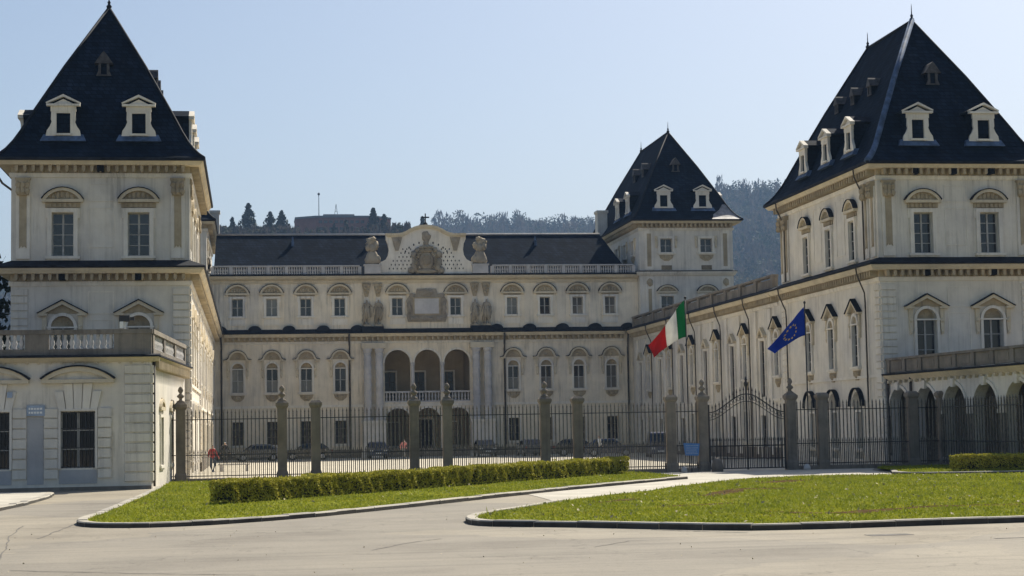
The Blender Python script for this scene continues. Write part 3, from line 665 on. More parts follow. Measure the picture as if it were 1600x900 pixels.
o = bpy.data.objects.new('gable_keystone', m.mesh('gable_keystone', 'relief')); COL.objects.link(o); o.parent = gb
m = MB()                                                                # small pierced diamonds either side of the arms
for s in (-1, 1):
    for j in range(6):
        for i in range(7):
            x = s*(1.25+.36*i+(.18 if j % 2 else 0)); z = 17.25+.36*j
            if abs(x) > 3.75-.33*j*.9 or (j > 3 and i > 3): continue
            m.prism([(x-.065, z), (x, z+.11), (x+.065, z), (x, z-.11)], .33, .356)
    for a in range(35, 90, 13):
        x = s*2.35*math.cos(R(a)); z = 17.7+2.0*math.sin(R(a)); m.prism([(x-.08, z), (x, z+.14), (x+.08, z), (x, z-.14)], .33, .356)
o = bpy.data.objects.new('pierced_ornament', m.mesh('pierced_ornament', 'void')); COL.objects.link(o); o.parent = gb; o['kind'] = 'stuff'
def sub(parent, name, mb, mat, smooth=True):
    o = bpy.data.objects.new(name, mb.mesh(name, mat, smooth)); COL.objects.link(o); o.parent = parent; return o
m = MB(); m.blob(0, -.45, 17.95, .72, .22, .92, 1, .04, 16, 10); arms = Fm.put('coat_of_arms', m, 'relief', smooth=True)
m = MB(); m.blob(0, -.62, 18.0, .42, .12, .55, 3, .05, 12, 8); sub(arms, 'shield', m, 'gold')
m = MB(); m.lathe([(.55, 18.75), (.6, 18.95), (.5, 19.05), (.66, 19.25), (.3, 19.42), (.1, 19.6), (.14, 19.7), (.02, 19.8)], 0, -.45, 12, 1, .4)
for k in range(5): m.blob(-.56+.28*k, -.6, 19.2, .1, .09, .14, k, .1, 8, 5)
sub(arms, 'crown', m, 'relief')
for s in (-1, 1):
    m = MB(); m.blob(s*1.02, -.42, 17.65, .38, .26, .75, 5, .28, 12, 8); m.blob(s*1.15, -.45, 18.55, .3, .24, .34, 6, .25); m.blob(s*.8, -.5, 18.95, .26, .18, .24, 7, .2); m.blob(s*1.35, -.4, 17.1, .36, .22, .3, 8, .25)
    sub(arms, 'supporter', m, 'relief')
m = MB(); m.blob(0, -.45, 17.0, 1.1, .25, .26, 8, .2, 14, 6); sub(arms, 'scroll_base', m, 'relief')
m = MB(); r_ = random.Random(21)
for k in range(34):
    a = R(-40+260*k/33); rr_ = r_.uniform(.86, 1.18); x = rr_*.95*math.cos(a); z = 17.95+rr_*1.05*math.sin(a); q = r_.uniform(.07, .15)
    m.tube([(x+q*math.cos(t), -.66+r_.uniform(-.08, .08)-.03*t, z+q*math.sin(t)) for t in (0, 1, 2, 3, 4, 5)], q*.42, 5, q*.2)
sub(arms, 'foliate_carving', m, 'gold')
m = MB()
for k in range(5): m.box(-.34+.15*k, -.28+.15*k, -.76, -.7, 17.6, 18.4)
m.box(-.4, .4, -.765, -.7, 17.98, 18.06); sub(arms, 'shield_charges', m, 'relief', False)
m = MB(); m.tube([(0, 0, 21.3), (0, 0, 22.4)], .06); m.box(-.36, .36, -.05, .05, 21.98, 22.1); m.lathe([(.22, 21.28), (.2, 21.45), (.08, 21.6)], 0, 0, 8); Fm.put('gable_cross', m, 'lead')
# inscription panel
m = MB(); m.prism([(-1.75, 12.35), (1.75, 12.35), (1.85, 12.9), (1.7, 13.6), (1.9, 14.3), (1.55, 14.85), (1.0, 14.95), (.9, 15.4), (-.9, 15.4), (-1.0, 14.95), (-1.55, 14.85), (-1.9, 14.3), (-1.7, 13.6), (-1.85, 12.9)], 0, .14)
for s in (-1, 1): m.blob(s*1.62, -.16, 13.7, .2, .14, .55, 4, .25); m.blob(s*1.35, -.16, 14.75, .3, .12, .22, 5, .25); m.blob(s*1.2, -.16, 12.65, .45, .12, .2, 6, .25)
m.blob(0, -.16, 15.1, .7, .14, .3, 7, .2); m.blob(0, -.16, 12.65, .6, .12, .2, 8, .2)
pl = Fm.put('inscription_frame', m, 'relief'); m = MB(); m.fb(-1.12, 1.12, .14, .19, 13.1, 14.5); sub(pl, 'marble_slab', m, 'marble', False)
m = MB(); 
for s in (-1, 1): m.fb(s*1.2-.08, s*1.2+.08, .13, .22, 13.0, 14.6)
m.fb(-1.12, 1.12, .13, .21, 14.502, 14.62); m.fb(-1.12, 1.12, .13, .21, 12.98, 13.098); sub(pl, 'slab_moulding', m, 'gold', False)
# paired columns, pedestals, entablature, bracket capitals over the statues
for s in (-1, 1):
    m = MB(); m.fb(s*5.0-1.05, s*5.0+1.05, 0, 1.05, 0, 3.1); m.fb(s*5.0-1.15, s*5.0+1.15, 0, 1.15, 3.1, 3.34); m.fb(s*5.0-1.15, s*5.0+1.15, 0, 1.13, 0, .5); Fm.put('column_pedestal', m, 'trim')
    m = MB(); m.fb(s*5.0-1.1, s*5.0+1.1, 0, .95, 9.9, 10.4); Fm.put('entablature_block', m, 'cornice')
    for c in (4.47, 5.53):
        m = MB(); pf = [(.42, 3.34), (.42, 3.5), (.36, 3.6)]
        for k in range(7): z = 3.6+.8*k; pf += [(.33, z+.02), (.33, z+.38), (.365, z+.4), (.365, z+.76), (.33, z+.78)]
        pf += [(.32, 9.3), (.36, 9.4), (.33, 9.5), (.45, 9.75), (.46, 9.9)]
        m.lathe(pf, s*c, -.55, 14); Fm.put('column', m, 'marble')
        m = MB(); m.taper(s*c-.16, s*c+.16, -.16, 0, 14.7, 15.9, -.24, -.16)
        for k in range(4): m.blob(s*c+(.08+.04*k if k % 2 else -.08-.04*k), -.24-.03*k, 15.05+.22*k, .15, .1, .16, k, .3, 8, 5)
        Fm.put('bracket_capital', m, 'gold'); m = MB(); m.fb(s*c-.22, s*c+.22, 0, .06, 12.0, 14.75); Fm.put('statue_pilaster', m, 'trim')
    m = MB(); m.fb(s*5.03-1.0, s*5.03+1.0, 0, .95, 11.35, 11.92); Fm.put('statue_ledge', m, 'lead')
# loggia: arch mouldings, slim columns, balustrades, room behind with doors
for x in AX:
    m = MB(); m.band(x, 8.6, 1.19, 1.36, 0, 180, 0, .1, 14); m.band(x, 3.27, 1.18, 1.33, 0, 180, 0, .1, 14); Fm.put('arch_moulding', m, 'trim')
    m = MB(); m.fb(x-1.17, x+1.17, -.35, -.12, 5.0, 5.12); m.fb(x-1.17, x+1.17, -.38, -.08, 5.86, 6.0)
    for k in range(8):
        c = x-1.17+2.34*(k+.5)/8; m.add([(vx+c, vy+.23, vz*1.48+5.12) for vx, vy, vz in bal.v], bal.f)
    Fm.put('loggia_balustrade', m, 'marble')
for x in (-1.375, 1.375):
    m = MB(); m.lathe([(.2, 5.9), (.2, 6.0), (.15, 6.1), (.14, 8.2), (.2, 8.4), (.24, 8.6)], x, -.08, 10); Fm.put('loggia_column', m, 'marble')
m = MB(); m.box(-4.1, 4.1, 5.6, 5.7, 0, 9.9); Fm.put('loggia_back_wall', m, 'loggia')
m = MB(); m.box(-4.1, 4.1, .5, 5.6, 4.5, 4.98); m.box(-4.1, 4.1, .5, 5.6, 9.9, 10.1); Fm.put('loggia_floor', m, 'loggia')
for s in (-1, 1): m = MB(); m.box(s*4.1-.1, s*4.1+.1, .5, 5.6, 0, 9.9); Fm.put('loggia_side_wall', m, 'loggia')
for x in AX: win(Fm, 'door', x-.35, 5.0, -5.3)
for x in (-2.75, 2.75): win(Fm, 'court_ground', x, 1.0, -5.3)
m = MB(); m.fb(-.95, .95, -5.6, -5.52, .02, 3.4); dr = Fm.put('portal_door', m, 'darkwood')
m = MB(); m.fb(-1.15, -.95, -5.6, -5.48, .02, 3.6); m.fb(.95, 1.15, -5.6, -5.48, .02, 3.6); m.fb(-.95, .95, -5.6, -5.48, 3.4, 3.6); sub(dr, 'door_frame', m, 'trim', False)
for x in (-7.2, 7.1, -18.75, 18.75):
    pipe(mb_, [(x, 163.45, 11.25), (x, 163.5, 10.9), (x+.05, 164.0, 10.3), (x+.05, 164.14, 9.8), (x+.05, 164.14, .1)], .09)
    
# ------------------------------------------------------------------ wings
def wing(sx, label):
    y0, y1 = 116.62, 164.25
    th = thing('palace_wing', label, 'wing', (sx*23.5, y0, 0), group='wings along the courtyard')
    S = Face(th, 19.35, y1, -90) if sx > 0 else Face(th, -19.35, y0, 90)
    U = (lambda y: y1-y) if sx > 0 else (lambda y: y-y0)
    ny = [117.9+7.9*k for k in range(6)]; ty = [121.3+7.9*k for k in range(6)]
    holes = []; ar = []
    for y in ny: u = U(y); holes += [(u-.475, u+.475, 5.7, 8.675), (u-.5, u+.5, 1.2, 3.3)]; ar.append((u-.475, u+.475, 8.2))
    for y in ty: u = U(y); holes += [(u-.525, u+.525, 4.3, 8.2), (u-.575, u+.575, .1, 3.0)]
    S.wall(0, y1-y0, 0, 11.3, holes, 'wall', depth=.7, arch=ar)
    for y in ny: win(S, 'side_low', U(y), 5.7, 0, sx < 0); win(S, 'court_ground', U(y), 1.2)
    for y in ty: win(S, 'tall', U(y), 4.3, 0, sx < 0); win(S, 'door', U(y), .1)
    for k in range(6):
        for dy in (-1.9, 1.65):
            y = ty[k]+dy
            if y0+1 < y < y1-1: m = MB(); u = U(y); m.fb(u-.3, u+.3, 0, .14 if sx > 0 else .05, .3, 10.3); S.put('pilaster_strip', m, 'trim')
    a, b = sorted((U(y0+.78), U(y1-.8)))
    for n_, pf, mt in (('cornice', P_corn, 'cornice'), ('frieze', P_friz, 'frieze'), ('architrave', P_arch, 'trim'), ('skirt_roof', P_skirt, 'lead')): S.sweep(n_, pf(Z_MID), a, b, mt)
    brackets(S, a, b, Z_MID-.64, Z_MID-.285, .5)
    m = MB(); m.fb(a, b, 0, .09, 3.95, 4.12); S.put('string_course', m, 'trim')
    m = MB(); m.fb(a, b, 0, .12, 0, .8); S.put('plinth', m, 'pillar')
    x0, x1 = sorted((sx*19.4, sx*28.6)); m = MB(); m.box(x0, x1, y0, 163.45, 11.3, 11.7); wpart('terrace_roof', m.mesh('terrace_roof', 'lead'), th)
    m = MB(); m.box(*sorted((sx*28.5, sx*28.6)), y0, 163.4, 0, 11.29); wpart('outer_wall', m.mesh('outer_wall', 'wall'), th)
    n = 11; ys = [118.0+(162.8-118.0)*k/n for k in range(n+1)]
    for k, y in enumerate(ys):
        u = U(y); m = MB(); m.fb(u-.28, u+.28, -.1, .3, 11.55, 12.42); S.put('parapet_pier', m, 'baluster')
        if k < n:
            p, q = sorted((U(y), U(ys[k+1]))); m = MB(); m.fb(p+.28, q-.28, -.02, .2, 11.6, 11.78); m.fb(p+.28, q-.28, .0, .16, 11.78, 12.28); S.put('parapet_panel', m, 'baluster')
    m = MB(); m.fb(*sorted((U(ys[0]-.3), U(ys[-1]+.3))), -.14, .34, 12.424, 12.56); S.put('parapet_rail', m, 'baluster')
    q = -sx
    for y in (123.4, 131.3, 139.2, 147.1, 155.0) if sx > 0 else (): pipe(th, [(sx*19.35+q*.88, y, 11.3), (sx*19.35+q*.8, y+.1, 10.85), (sx*19.35+q*.25, y+.7, 9.9), (sx*19.35+q*.2, y+.75, 9.3), (sx*19.35+q*.2, y+.75, .1)])
wing(1, 'long shaded courtyard wing behind the two flags')
wing(-1, 'long sunlit courtyard wing seen edge-on at the left of the courtyard')

# ------------------------------------------------------------------ rear towers
def rear_tower(sx, label):
    x0, x1 = (19.97, 29.0) if sx > 0 else (-29.0, -19.97); y0, y1 = 163.5, 187.6; W = x1-x0; D = y1-y0; ze = 21.6
    th = thing('rear_tower', label, 'tower', ((x0+x1)/2, y0, 0), group='rear towers of the palace')
    F = Face(th, x0, y0, 0); S = Face(th, x0, y1, -90) if sx > 0 else Face(th, x1, y0, 90)
    O = Face(th, x1, y0, 90) if sx > 0 else Face(th, x0, y1, -90); B = Face(th, x1, y1, 180)
    us = (2.6, 6.45)
    F.wall(0, W, 0, ze-.1, [(u-.575, u+.575, 18.63, 19.91) for u in us]+[(u-.6, u+.6, 12.9, 14.5) for u in us], 'wall')
    for u in us:
        win(F, 'rear_sq', u, 18.63); win(F, 'rear_mid', u, 12.9)
        m = MB(); m.fb(u-.5, u+.5, 0, .05, 16.98, 17.4); F.put('wall_vent', m, 'blind')
    su = [(D-v) if sx > 0 else v for v in (2.6, 6.2, 9.8)]
    S.wall(0, D, 0, ze-.1, [(u-.575, u+.575, 18.63, 19.91) for u in su]+[(u-.6, u+.6, 12.9, 14.5) for u in su[:1]], 'wall')
    for u in su: win(S, 'rear_sq', u, 18.63)
    win(S, 'rear_mid', su[0], 12.9)
    O.wall(0, D, 0, ze-.1, [], 'wall'); B.wall(0, W, 0, ze-.1, [], 'wall')
    for n_, pf, mt in (('cornice', P_corn, 'cornice'), ('frieze', P_friz, 'frieze'), ('architrave', P_arch, 'trim')): wpart(n_, MB().ring(x0, x1, y0, y1, pf(ze)).mesh(n_, mt), th)
    wpart('gutter', MB().ring(x0, x1, y0, y1, P_gutter(ze-.02)).mesh('gutter', 'lead'), th)
    brackets(F, .1, W-.1, ze-.64, ze-.285, .5); brackets(S, .1, D-.1, ze-.64, ze-.285, .5)
    wpart('string_course', MB().ring(x0, x1, y0, y1, [(0, 16.45), (.12, 16.45), (.3, 16.7), (.3, 16.8), (0, 16.8)]).mesh('string_course', 'trim'), th)
    wpart('string_flashing', MB().ring(x0, x1, y0, y1, [(0, 16.803), (.34, 16.803), (.34, 16.86), (0, 16.92)]).mesh('string_flashing', 'lead'), th)
    for u in (.95, W-.75):
        m = MB(); m.fb(u-.42, u+.42, 0, .06, 17.0, 20.7); m.fb(u-.42, u+.42, 0, .06, 12, 16.3); p = F.put('pilaster', m, 'trim'); m = MB(); m.fb(u-.2, u+.2, .06, .085, 17.3, 20.4); m.fb(u-.16, u+.16, .06, .085, 12.3, 15.2); m.blob(u, -.12, 15.8, .3, .12, .35, 3, .2); sub(p, 'panel_strip', m, 'gold', False)
    e = .82; z1 = 31.0; r0, r1 = 169.6, 181.8
    hip_roof(th, x0-e, x1+e, y0-e, y1+e, ze+.03, z1, r0, r1)
    def yin(z): return y0-e+slope_inset((z-ze)/(z1-ze))*(r0-y0+e)
    def xin(z): return slope_inset((z-ze)/(z1-ze))*(W/2+e)-e
    for u in (2.55, 6.3): dormer(th, DK, x0+u, yin(22.9)-.12, 22.95, 0, .92)
    dormer(th, SK, x0+4.4, yin(26.7)-.1, 26.75, 0)
    for y in (168.3, 173.2):
        for fx, rz in ((x0+xin(22.9)-.12, -90), (x1-xin(22.9)+.12, 90)): dormer(th, DK, fx, y, 22.95, rz, .88)
    for y in (170.0, 174.0):
        for fx, rz in ((x0+xin(26.7)-.12, -90), (x1-xin(26.7)+.12, 90)): dormer(th, SK, fx, y, 26.75, rz)
    if sx > 0:                                                           # pale sheet-metal repair at the corner of the front slope
        m = MB(); vs = []; xc = (x0+x1)/2
        for i_, (a, b) in enumerate(SLOPE[:5]):
            y = y0-e+(r0-y0+e)*a-.05; xr = x1+e+(xc-x1-e)*a; w_ = (3.0, 2.5, 2.1, 1.1, .35)[i_]; z = ze+.05+(z1-ze)*b
            vs += [(xr, y, z), (xr-w_, y, z)]
        m.add(vs, [(2*k, 2*k+1, 2*k+3, 2*k+2) for k in range(4)]); wpart('metal_roof_patch', m.mesh('metal_roof_patch', 'sheetmetal'), th)
    m = MB(); cx = x0-.4 if sx > 0 else x1+.4; m.box(cx-.5, cx+.5, 178.6, 180.0, 21.0, 24.2); m.box(cx-.6, cx+.6, 178.5, 180.1, 24.2, 24.45); wpart('chimney', m.mesh('chimney', 'trim'), th)
    return th
rear_tower(1, 'distant tall tower with dormered slate roof rising behind the shaded wing')
rear_tower(-1, 'distant tower almost hidden behind the near tower, only its eave and edge showing')

# ------------------------------------------------------------------ low terrace building at the left
lb = thing('low_terrace_building', 'low cream building with balustraded roof terrace, barred windows and curved pediments', 'building', (-26, 82, 0))
F = Face(lb, 0, 82, 0); LW = (-23.77, -27.47, -31.17)
F.wall(-33, -20.56, 0, 6.0, [(x-.75, x+.75, .99, 3.51) for x in LW], 'wall')
vo = MB(); vm = {}
for x in LW:
    win(F, 'low_block', x, .99)
    for k in range(5):                                                   # splayed voussoirs
        a0, a1 = -1.1+.44*k+.02, -1.1+.44*(k+1)-.02; b0, b1 = a0*.78, a1*.78
        m = MB(); z1 = 4.75 if k in (1, 2, 3) else 4.4; m.prism([(x+b0, 3.62), (x+b1, 3.62), (x+a1*(1 if z1 > 4.5 else .95), z1), (x+a0*(1 if z1 > 4.5 else .95), z1)], 0, .12); F.put('voussoir', m, 'trim')
    for s in (-1, 1):
        for k in range(7):
            m = MB(); zz = .55+.45*k; m.fb(x+s*1.17-.3, x+s*1.17+.3, 0, .1, zz, zz+.39); F.put('jamb_block', m, 'wall')
    m = MB(); m.fb(x-1.58, x+1.58, 0, .3, 4.77, 4.93); arc0 = seg_arc(1.58, 4.93, 5.5, 14); arc = [(a+x, z) for a, z in arc0]; inn = [(a+x, z) for a, z in seg_arc(1.3, 4.93, 5.28, 14)]; poly_band(m, inn, arc, 0, .3); pd = F.put('pediment', m, 'cornice')
    m = MB(); poly_band(m, arc, [(a+x, z) for a, z in offs(arc0, .07)], 0, .36); sub(pd, 'lead_cap', m, 'lead', False)
    m = MB(); m.prism(inn, 0, .04); sub(pd, 'tympanum_panel', m, 'trim', False)
quoins(F, -21.75, -20.58, .35, 5.6, 12); 
m = MB(); m.fb(-33, -20.56, 0, .05, .0, .16); F.put('plinth', m, 'pillar')  # dark strip painting the contact shade at the wall foot
S = Face(lb, -20.56, 82, 86.5)
S.wall(0, 15.6, 0, 6.0, [(u-.55, u+.55, 1.0, 3.2) for u in (4.0, 8.5, 13.0)], 'wall')
for u in (4.0, 8.5, 13.0): win(S, 'low_side', u, 1.0, 0, True)
quoins(S, .02, .8, .35, 5.6, 12)
brackets(S, .3, 15.0, 5.35, 5.75, .32, .5, .2); brackets(F, -32.8, -20.7, 5.62, 5.76, .1, .5, .2, 'cornice')
for f_, a_, b_ in ((F, -33, -20.2), (S, 0, 15.6)):
    f_.sweep('cornice', [(0, 5.7), (.12, 5.7), (.3, 5.86), (.36, 5.9), (0, 5.9)], a_, b_, 'cornice'); f_.sweep('cornice_flashing', [(-.2, 5.905), (.42, 5.905), (.42, 5.98), (-.2, 6.06)], a_+(0 if f_ is F else .01), b_+(.04 if f_ is F else 0), 'lead')
for a_, b_, c_, e_ in ((-25.98, -25.26, .3, 3.3), (-29.68, -28.96, .3, 3.3), (-24.6, -22.94, .3, .92), (-28.3, -26.64, .3, .92)): m = MB(); m.fb(a_, b_, 0, .02, c_, e_); F.put('painted_panel', m, 'greyplaster')
m = MB(); m.box(-33, -20.6, 82.05, 97.5, 5.6, 5.95); wpart('terrace_floor', m.mesh('terrace_floor', 'pillar'), lb)
balm = MB().lathe([(.08, 0), (.11, .05), (.06, .1), (.12, .26), (.09, .38), (.055, .52), (.09, .6), (.08, .66)], n=10).mesh('baluster', 'marble', True)
def balustrade(face, a, b, piers, z0, off, solid=False, mat='baluster'):
    m = MB(); m.fb(a, b, off-.17, off+.17, z0, z0+.26); face.put('balustrade_base', m, mat)
    m = MB(); m.fb(a-.05, b+.05, off-.2, off+.2, z0+.94, z0+1.14); face.put('balustrade_rail', m, mat)
    for p in piers: m = MB(); m.fb(p[0], p[1], off-.16, off+.16, z0+.262, z0+.938); face.put('balustrade_pier', m, mat)
    for p, q in zip(piers, piers[1:]):
        n = max(1, int((q[0]-p[1])/.285)); st = (q[0]-p[1])/n
        for k in range(n): face.put('baluster', balm, u=p[1]+st*(k+.5), z=z0+.26, d=off)
balustrade(F, -33, -20.55, [(-33, -32.2), (-30.2, -29.4), (-26.08, -25.05), (-22.2, -20.55)], 6.02, -.1)
balustrade(S, .25, 15.4, [(.25, .8), (4.8, 5.4), (9.8, 10.4), (14.9, 15.4)], 6.02, -.1)
pipe(lb, [(-20.45, 82.35, 5.8), (-20.45, 82.35, .1)], .06)
m = MB(); m.tube([(-20.2, 82.1, 5.8), (-20.1, 81.95, 5.7)], .05); 
pl = MB(); pl.box(-25.99, -25.2, 81.88, 81.93, 3.33, 3.8)
sg = thing('street_plate', 'pale blue street name plate between the two barred windows', 'sign', (-25.6, 81.9, 3.56))
wpart('plate', pl.mesh('plate', 'signpale'), sg)
m = MB()
for z, w in ((3.65, .3), (3.48, .3)):
    x = -25.6-w
    r_ = random.Random(3)
    while x < -25.6+w: q = r_.uniform(.05, .14); m.box(x, min(x+q, -25.6+w), 81.874, 81.879, z-.045, z+.045); x += q+.03
wpart('lettering', m.mesh('lettering', 'white'), sg)
m = MB(); m.box(-26.82, -26.6, 81.78, 81.88, 4.15, 4.4); solo('wall_box', m.mesh('wall_box', 'signpale'), 'small grey-blue box on the splayed stones over the leftmost barred window', 'box')
m = MB(); m.box(-22.9, -22.78, 81.93, 81.99, .62, .76); solo('wall_tap_cover', m.mesh('wall_tap_cover', 'iron'), 'small dark square cover low on the wall under the barred window', 'cover')
fl = thing('floodlight', 'black and white floodlight standing on the terrace balustrade', 'floodlight', (-21.75, 82.1, 7.16))
wpart('stand', MB().tube([(-21.75, 82.1, 7.16), (-21.75, 82.1, 7.55)], .05).mesh('stand', 'white'), fl)
m = MB(); m.box(-21.98, -21.52, 81.98, 82.3, 7.5, 7.78); m.box(-21.5, -21.3, 82.0, 82.2, 7.55, 7.7); wpart('lamp_housing', m.mesh('lamp_housing', 'iron'), fl)
m = MB(); m.box(-21.95, -21.78, 81.95, 82.2, 7.2, 7.5); wpart('ballast_box', m.mesh('ballast_box', 'white'), fl)

# ------------------------------------------------------------------ arcaded portico at the right
pt = thing('arcaded_portico', 'low arcaded portico with parapet terrace and dark arches at the right', 'portico', (24, 90, 0))
S = Face(pt, 19.62, 97.5, -86.8); AC = [1.5+3.5*k for k in range(5)]
S.wall(0, 17.3, 0, 5.0, [(u-1.36, u+1.36, .06, 4.3) for u in AC], 'trim', depth=.55, arch=[(u-1.36, u+1.36, 2.94) for u in AC])
for u in AC:
    m = MB(); m.band(u, 2.94, 1.36, 1.52, 0, 180, 0, .09, 14); m.prism([(u-.14, 4.15), (u+.14, 4.15), (u+.2, 4.6), (u-.2, 4.6)], 0, .2); S.put('arch_moulding', m, 'trim')
for k in range(6):
    u = AC[0]-1.75+3.5*k; m = MB(); m.fb(u-.42, u+.42, 0, .12, 2.75, 2.94); m.fb(u-.45, u+.45, 0, .1, .0, .5)
    S.put('impost', m, 'trim')
    m = MB(); m.fb(u-.37, u+.37, 0, .05, .5, 2.75); S.put('shaded_pier_strip', m, 'baluster')  # darker strip paints the shade on the lower piers
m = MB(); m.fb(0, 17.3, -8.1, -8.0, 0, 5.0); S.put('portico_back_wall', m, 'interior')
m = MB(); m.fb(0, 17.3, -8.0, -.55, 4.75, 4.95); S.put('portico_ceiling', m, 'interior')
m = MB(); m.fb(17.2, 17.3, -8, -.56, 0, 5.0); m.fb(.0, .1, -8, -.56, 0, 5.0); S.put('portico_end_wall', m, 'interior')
m = MB(); m.fb(17.302, 17.36, -8.1, -.0, 0, 5.0); S.put('end_facing', m, 'wall')
m = MB(); m.box(21.2, 29, 80.25, 97.4, 4.96, 5.12); wpart('terrace_floor', m.mesh('terrace_floor', 'pillar'), pt)
for u in (5.0, 12.0): win(S, 'court_ground', u, .9, -7.7)
S.sweep('cornice', [(0, 4.7), (.08, 4.7), (.26, 4.9), (.32, 5.0), (0, 5.0)], 0, 17.35, 'cornice'); S.sweep('cornice_flashing', [(-.3, 5.004), (.4, 5.004), (.42, 5.1), (-.3, 5.16)], 0, 17.4, 'lead')
brackets(S, 0, 17.3, 4.55, 4.72, .2, .7, .2, 'cornice')
ps = [0.2+2.12*k for k in range(9)]
for k, u in enumerate(ps):
    m = MB(); m.fb(u-.2, u+.2, -.25, .1, 5.16, 5.85); S.put('parapet_pier', m, 'baluster')
    if k < 8: m = MB(); m.fb(u+.2, u+1.92, -.18, .02, 5.165, 5.84); m.fb(u+.4, u+1.72, .02, .045, 5.32, 5.7); S.put('parapet_panel', m, 'baluster')
m = MB(); m.fb(-.05, 17.4, -.3, .15, 5.852, 5.98); S.put('parapet_rail', m, 'baluster')
for u in (.15, 3.25): pipe(pt, [(19.5+.056*u, 97.5-u, 5.0), (19.5+.056*u, 97.5-u, .1)], .08)
# ------------------------------------------------------------------ figures (people and statues) grown with the Skin modifier
def figure(name, joints, bones, root, mats, pick, sub_=1):
    me = bpy.data.meshes.new(name); ks = list(joints); me.from_pydata([joints[k][0] for k in ks], [(ks.index(a), ks.index(b)) for a, b in bones], [])
    o = bpy.data.objects.new(name, me); COL.objects.link(o); o.modifiers.new('skin', 'SKIN'); s = o.modifiers.new('sub', 'SUBSURF'); s.levels = s.render_levels = sub_
    for k, v in zip(ks, me.skin_vertices[0].data): r = joints[k][1]; v.radius = r if isinstance(r, tuple) else (r, r); v.use_root = (k == root)
    dg = bpy.context.evaluated_depsgraph_get(); dg.update(); ev = o.evaluated_get(dg); out = bpy.data.meshes.new_from_object(ev)
    bpy.data.objects.remove(o); bpy.data.meshes.remove(me); out.name = name; out.materials.clear()
    for m_ in mats: out.materials.append(M[m_] if isinstance(m_, str) else m_)
    for p in out.polygons: p.material_index = pick(p.center); p.use_smooth = True
    return out
def body_joints(H=1.72, stride=.12, arm=.1, raise_=0., lean=0.):
    k = H/1.72; J = {}
    def j(n, x, y, z, r): J[n] = ((x*k, y*k, z*k), tuple(q*k for q in r) if isinstance(r, tuple) else r*k)
    j('pel', 0, 0, .95, (.16, .11)); j('spi', 0, lean*.3, 1.15, (.14, .10)); j('che', 0, lean*.6, 1.36, (.17, .12)); j('nec', 0, lean*.9, 1.5, .055); j('hea', 0, lean, 1.6, (.075, .09)); j('top', 0, lean, 1.70, (.06, .075))
    for s, n in ((-1, 'l'), (1, 'r')):
        st = stride*s
        j(n+'hip', s*.09, 0, .9, .1); j(n+'kne', s*.1, -st*.7, .5, .065); j(n+'ank', s*.1, st, .09, .045); j(n+'toe', s*.11, st-.17, .035, .035)
        up = raise_ if s > 0 else 0
        j(n+'sho', s*.19, lean*.6, 1.41, .065); j(n+'elb', s*(.26+arm*.5), st*.5, 1.13+up*.25, .048); j(n+'wri', s*(.25+arm), -.1-st*.5, .9+up*.75, .034); j(n+'han', s*(.25+arm), -.14-st*.5, .81+up*.85, .03)
    B = [('pel', 'spi'), ('spi', 'che'), ('che', 'nec'), ('nec', 'hea'), ('hea', 'top')]
    for n in 'lr': B += [('pel', n+'hip'), (n+'hip', n+'kne'), (n+'kne', n+'ank'), (n+'ank', n+'toe'), ('che', n+'sho'), (n+'sho', n+'elb'), (n+'elb', n+'wri'), (n+'wri', n+'han')]
    return J, B
M['skin'] = simple('skin', (.42, .27, .19), .6, 0, .08, 6); M['hair'] = simple('dark_hair', (.03, .02, .015), .7); M['hairwhite'] = simple('white_hair', (.7, .69, .66), .7)
for n_, c in (('redcloth', (.35, .025, .025)), ('pinkcloth', (.5, .2, .19)), ('whitecloth', (.72, .72, .7)), ('denim', (.04, .055, .09)), ('darkcloth', (.03, .03, .035)), ('greycloth', (.2, .2, .21))): M[n_] = simple(n_, c, .85, 0, .1, 8)
def person(label, x, y, rz, top, legs, hair, H=1.72, stride=.12, **kw):
    J, B = body_joints(H, stride, **kw); k = H/1.72
    def pick(c):
        if c.z > 1.46*k: return 3 if (c.z > 1.66*k or (c.y > .03*k and c.z > 1.55*k)) else 2
        if c.z < .93*k and abs(c.x) < .2*k: return 1
        if c.z < .88*k: return 2
        return 0
    me = figure('body', J, B, 'pel', [top, legs, 'skin', hair], pick)
    th = solo('person', me, label, 'person', (x, y, .01), rz); return th
def statue_mesh(i):
    J, B = body_joints(2.35, .05, .08, raise_=(.5, 0, .35, 0)[i], lean=.03)
    out = figure('statue_body', J, B, 'pel', ['relief'], lambda c: 0, 1)
    return out
for i, x in enumerate((-5.53, -4.47, 4.47, 5.53)):
    th = thing('stone_statue', ('weathered stone statue, outermost of the pair left of the inscription panel', 'weathered stone statue, inner one of the pair left of the inscription panel', 'weathered stone statue, inner one of the pair right of the inscription panel', 'weathered stone statue, outermost of the pair right of the inscription panel')[i], 'statue', (x, 163.85, 11.93), (10, -12, 12, -10)[i], 'statues over the loggia')
    part('statue_body', statue_mesh(i), th, (0, 0, .16))
    m = MB(); m.lathe([(.2, .75), (.27, .95), (.26, 1.3), (.3, 1.55), (.24, 1.8)], 0, .08, 12, 1, .8); m.blob(-.22, .2, .7, .2, .16, .5, i, .3); m.blob(.3, .12, 1.3, .14, .12, .5, i+3, .3)
    for q in range(9): a = q*.7; m.tube([(.27*math.cos(a), .22*math.sin(a)+.08, .6+.15*math.sin(q*2)), (.28*math.cos(a+.3), .23*math.sin(a+.3)+.08, 1.05), (.25*math.cos(a+.5), .2*math.sin(a+.5)+.08, 1.55)], .055, 5)
    part('drapery', m.mesh('drapery', 'relief', True), th)
    m = MB(); m.box(-.4, .4, -.38, .38, 0, .16); part('statue_plinth', m.mesh('statue_plinth', 'relief'), th)
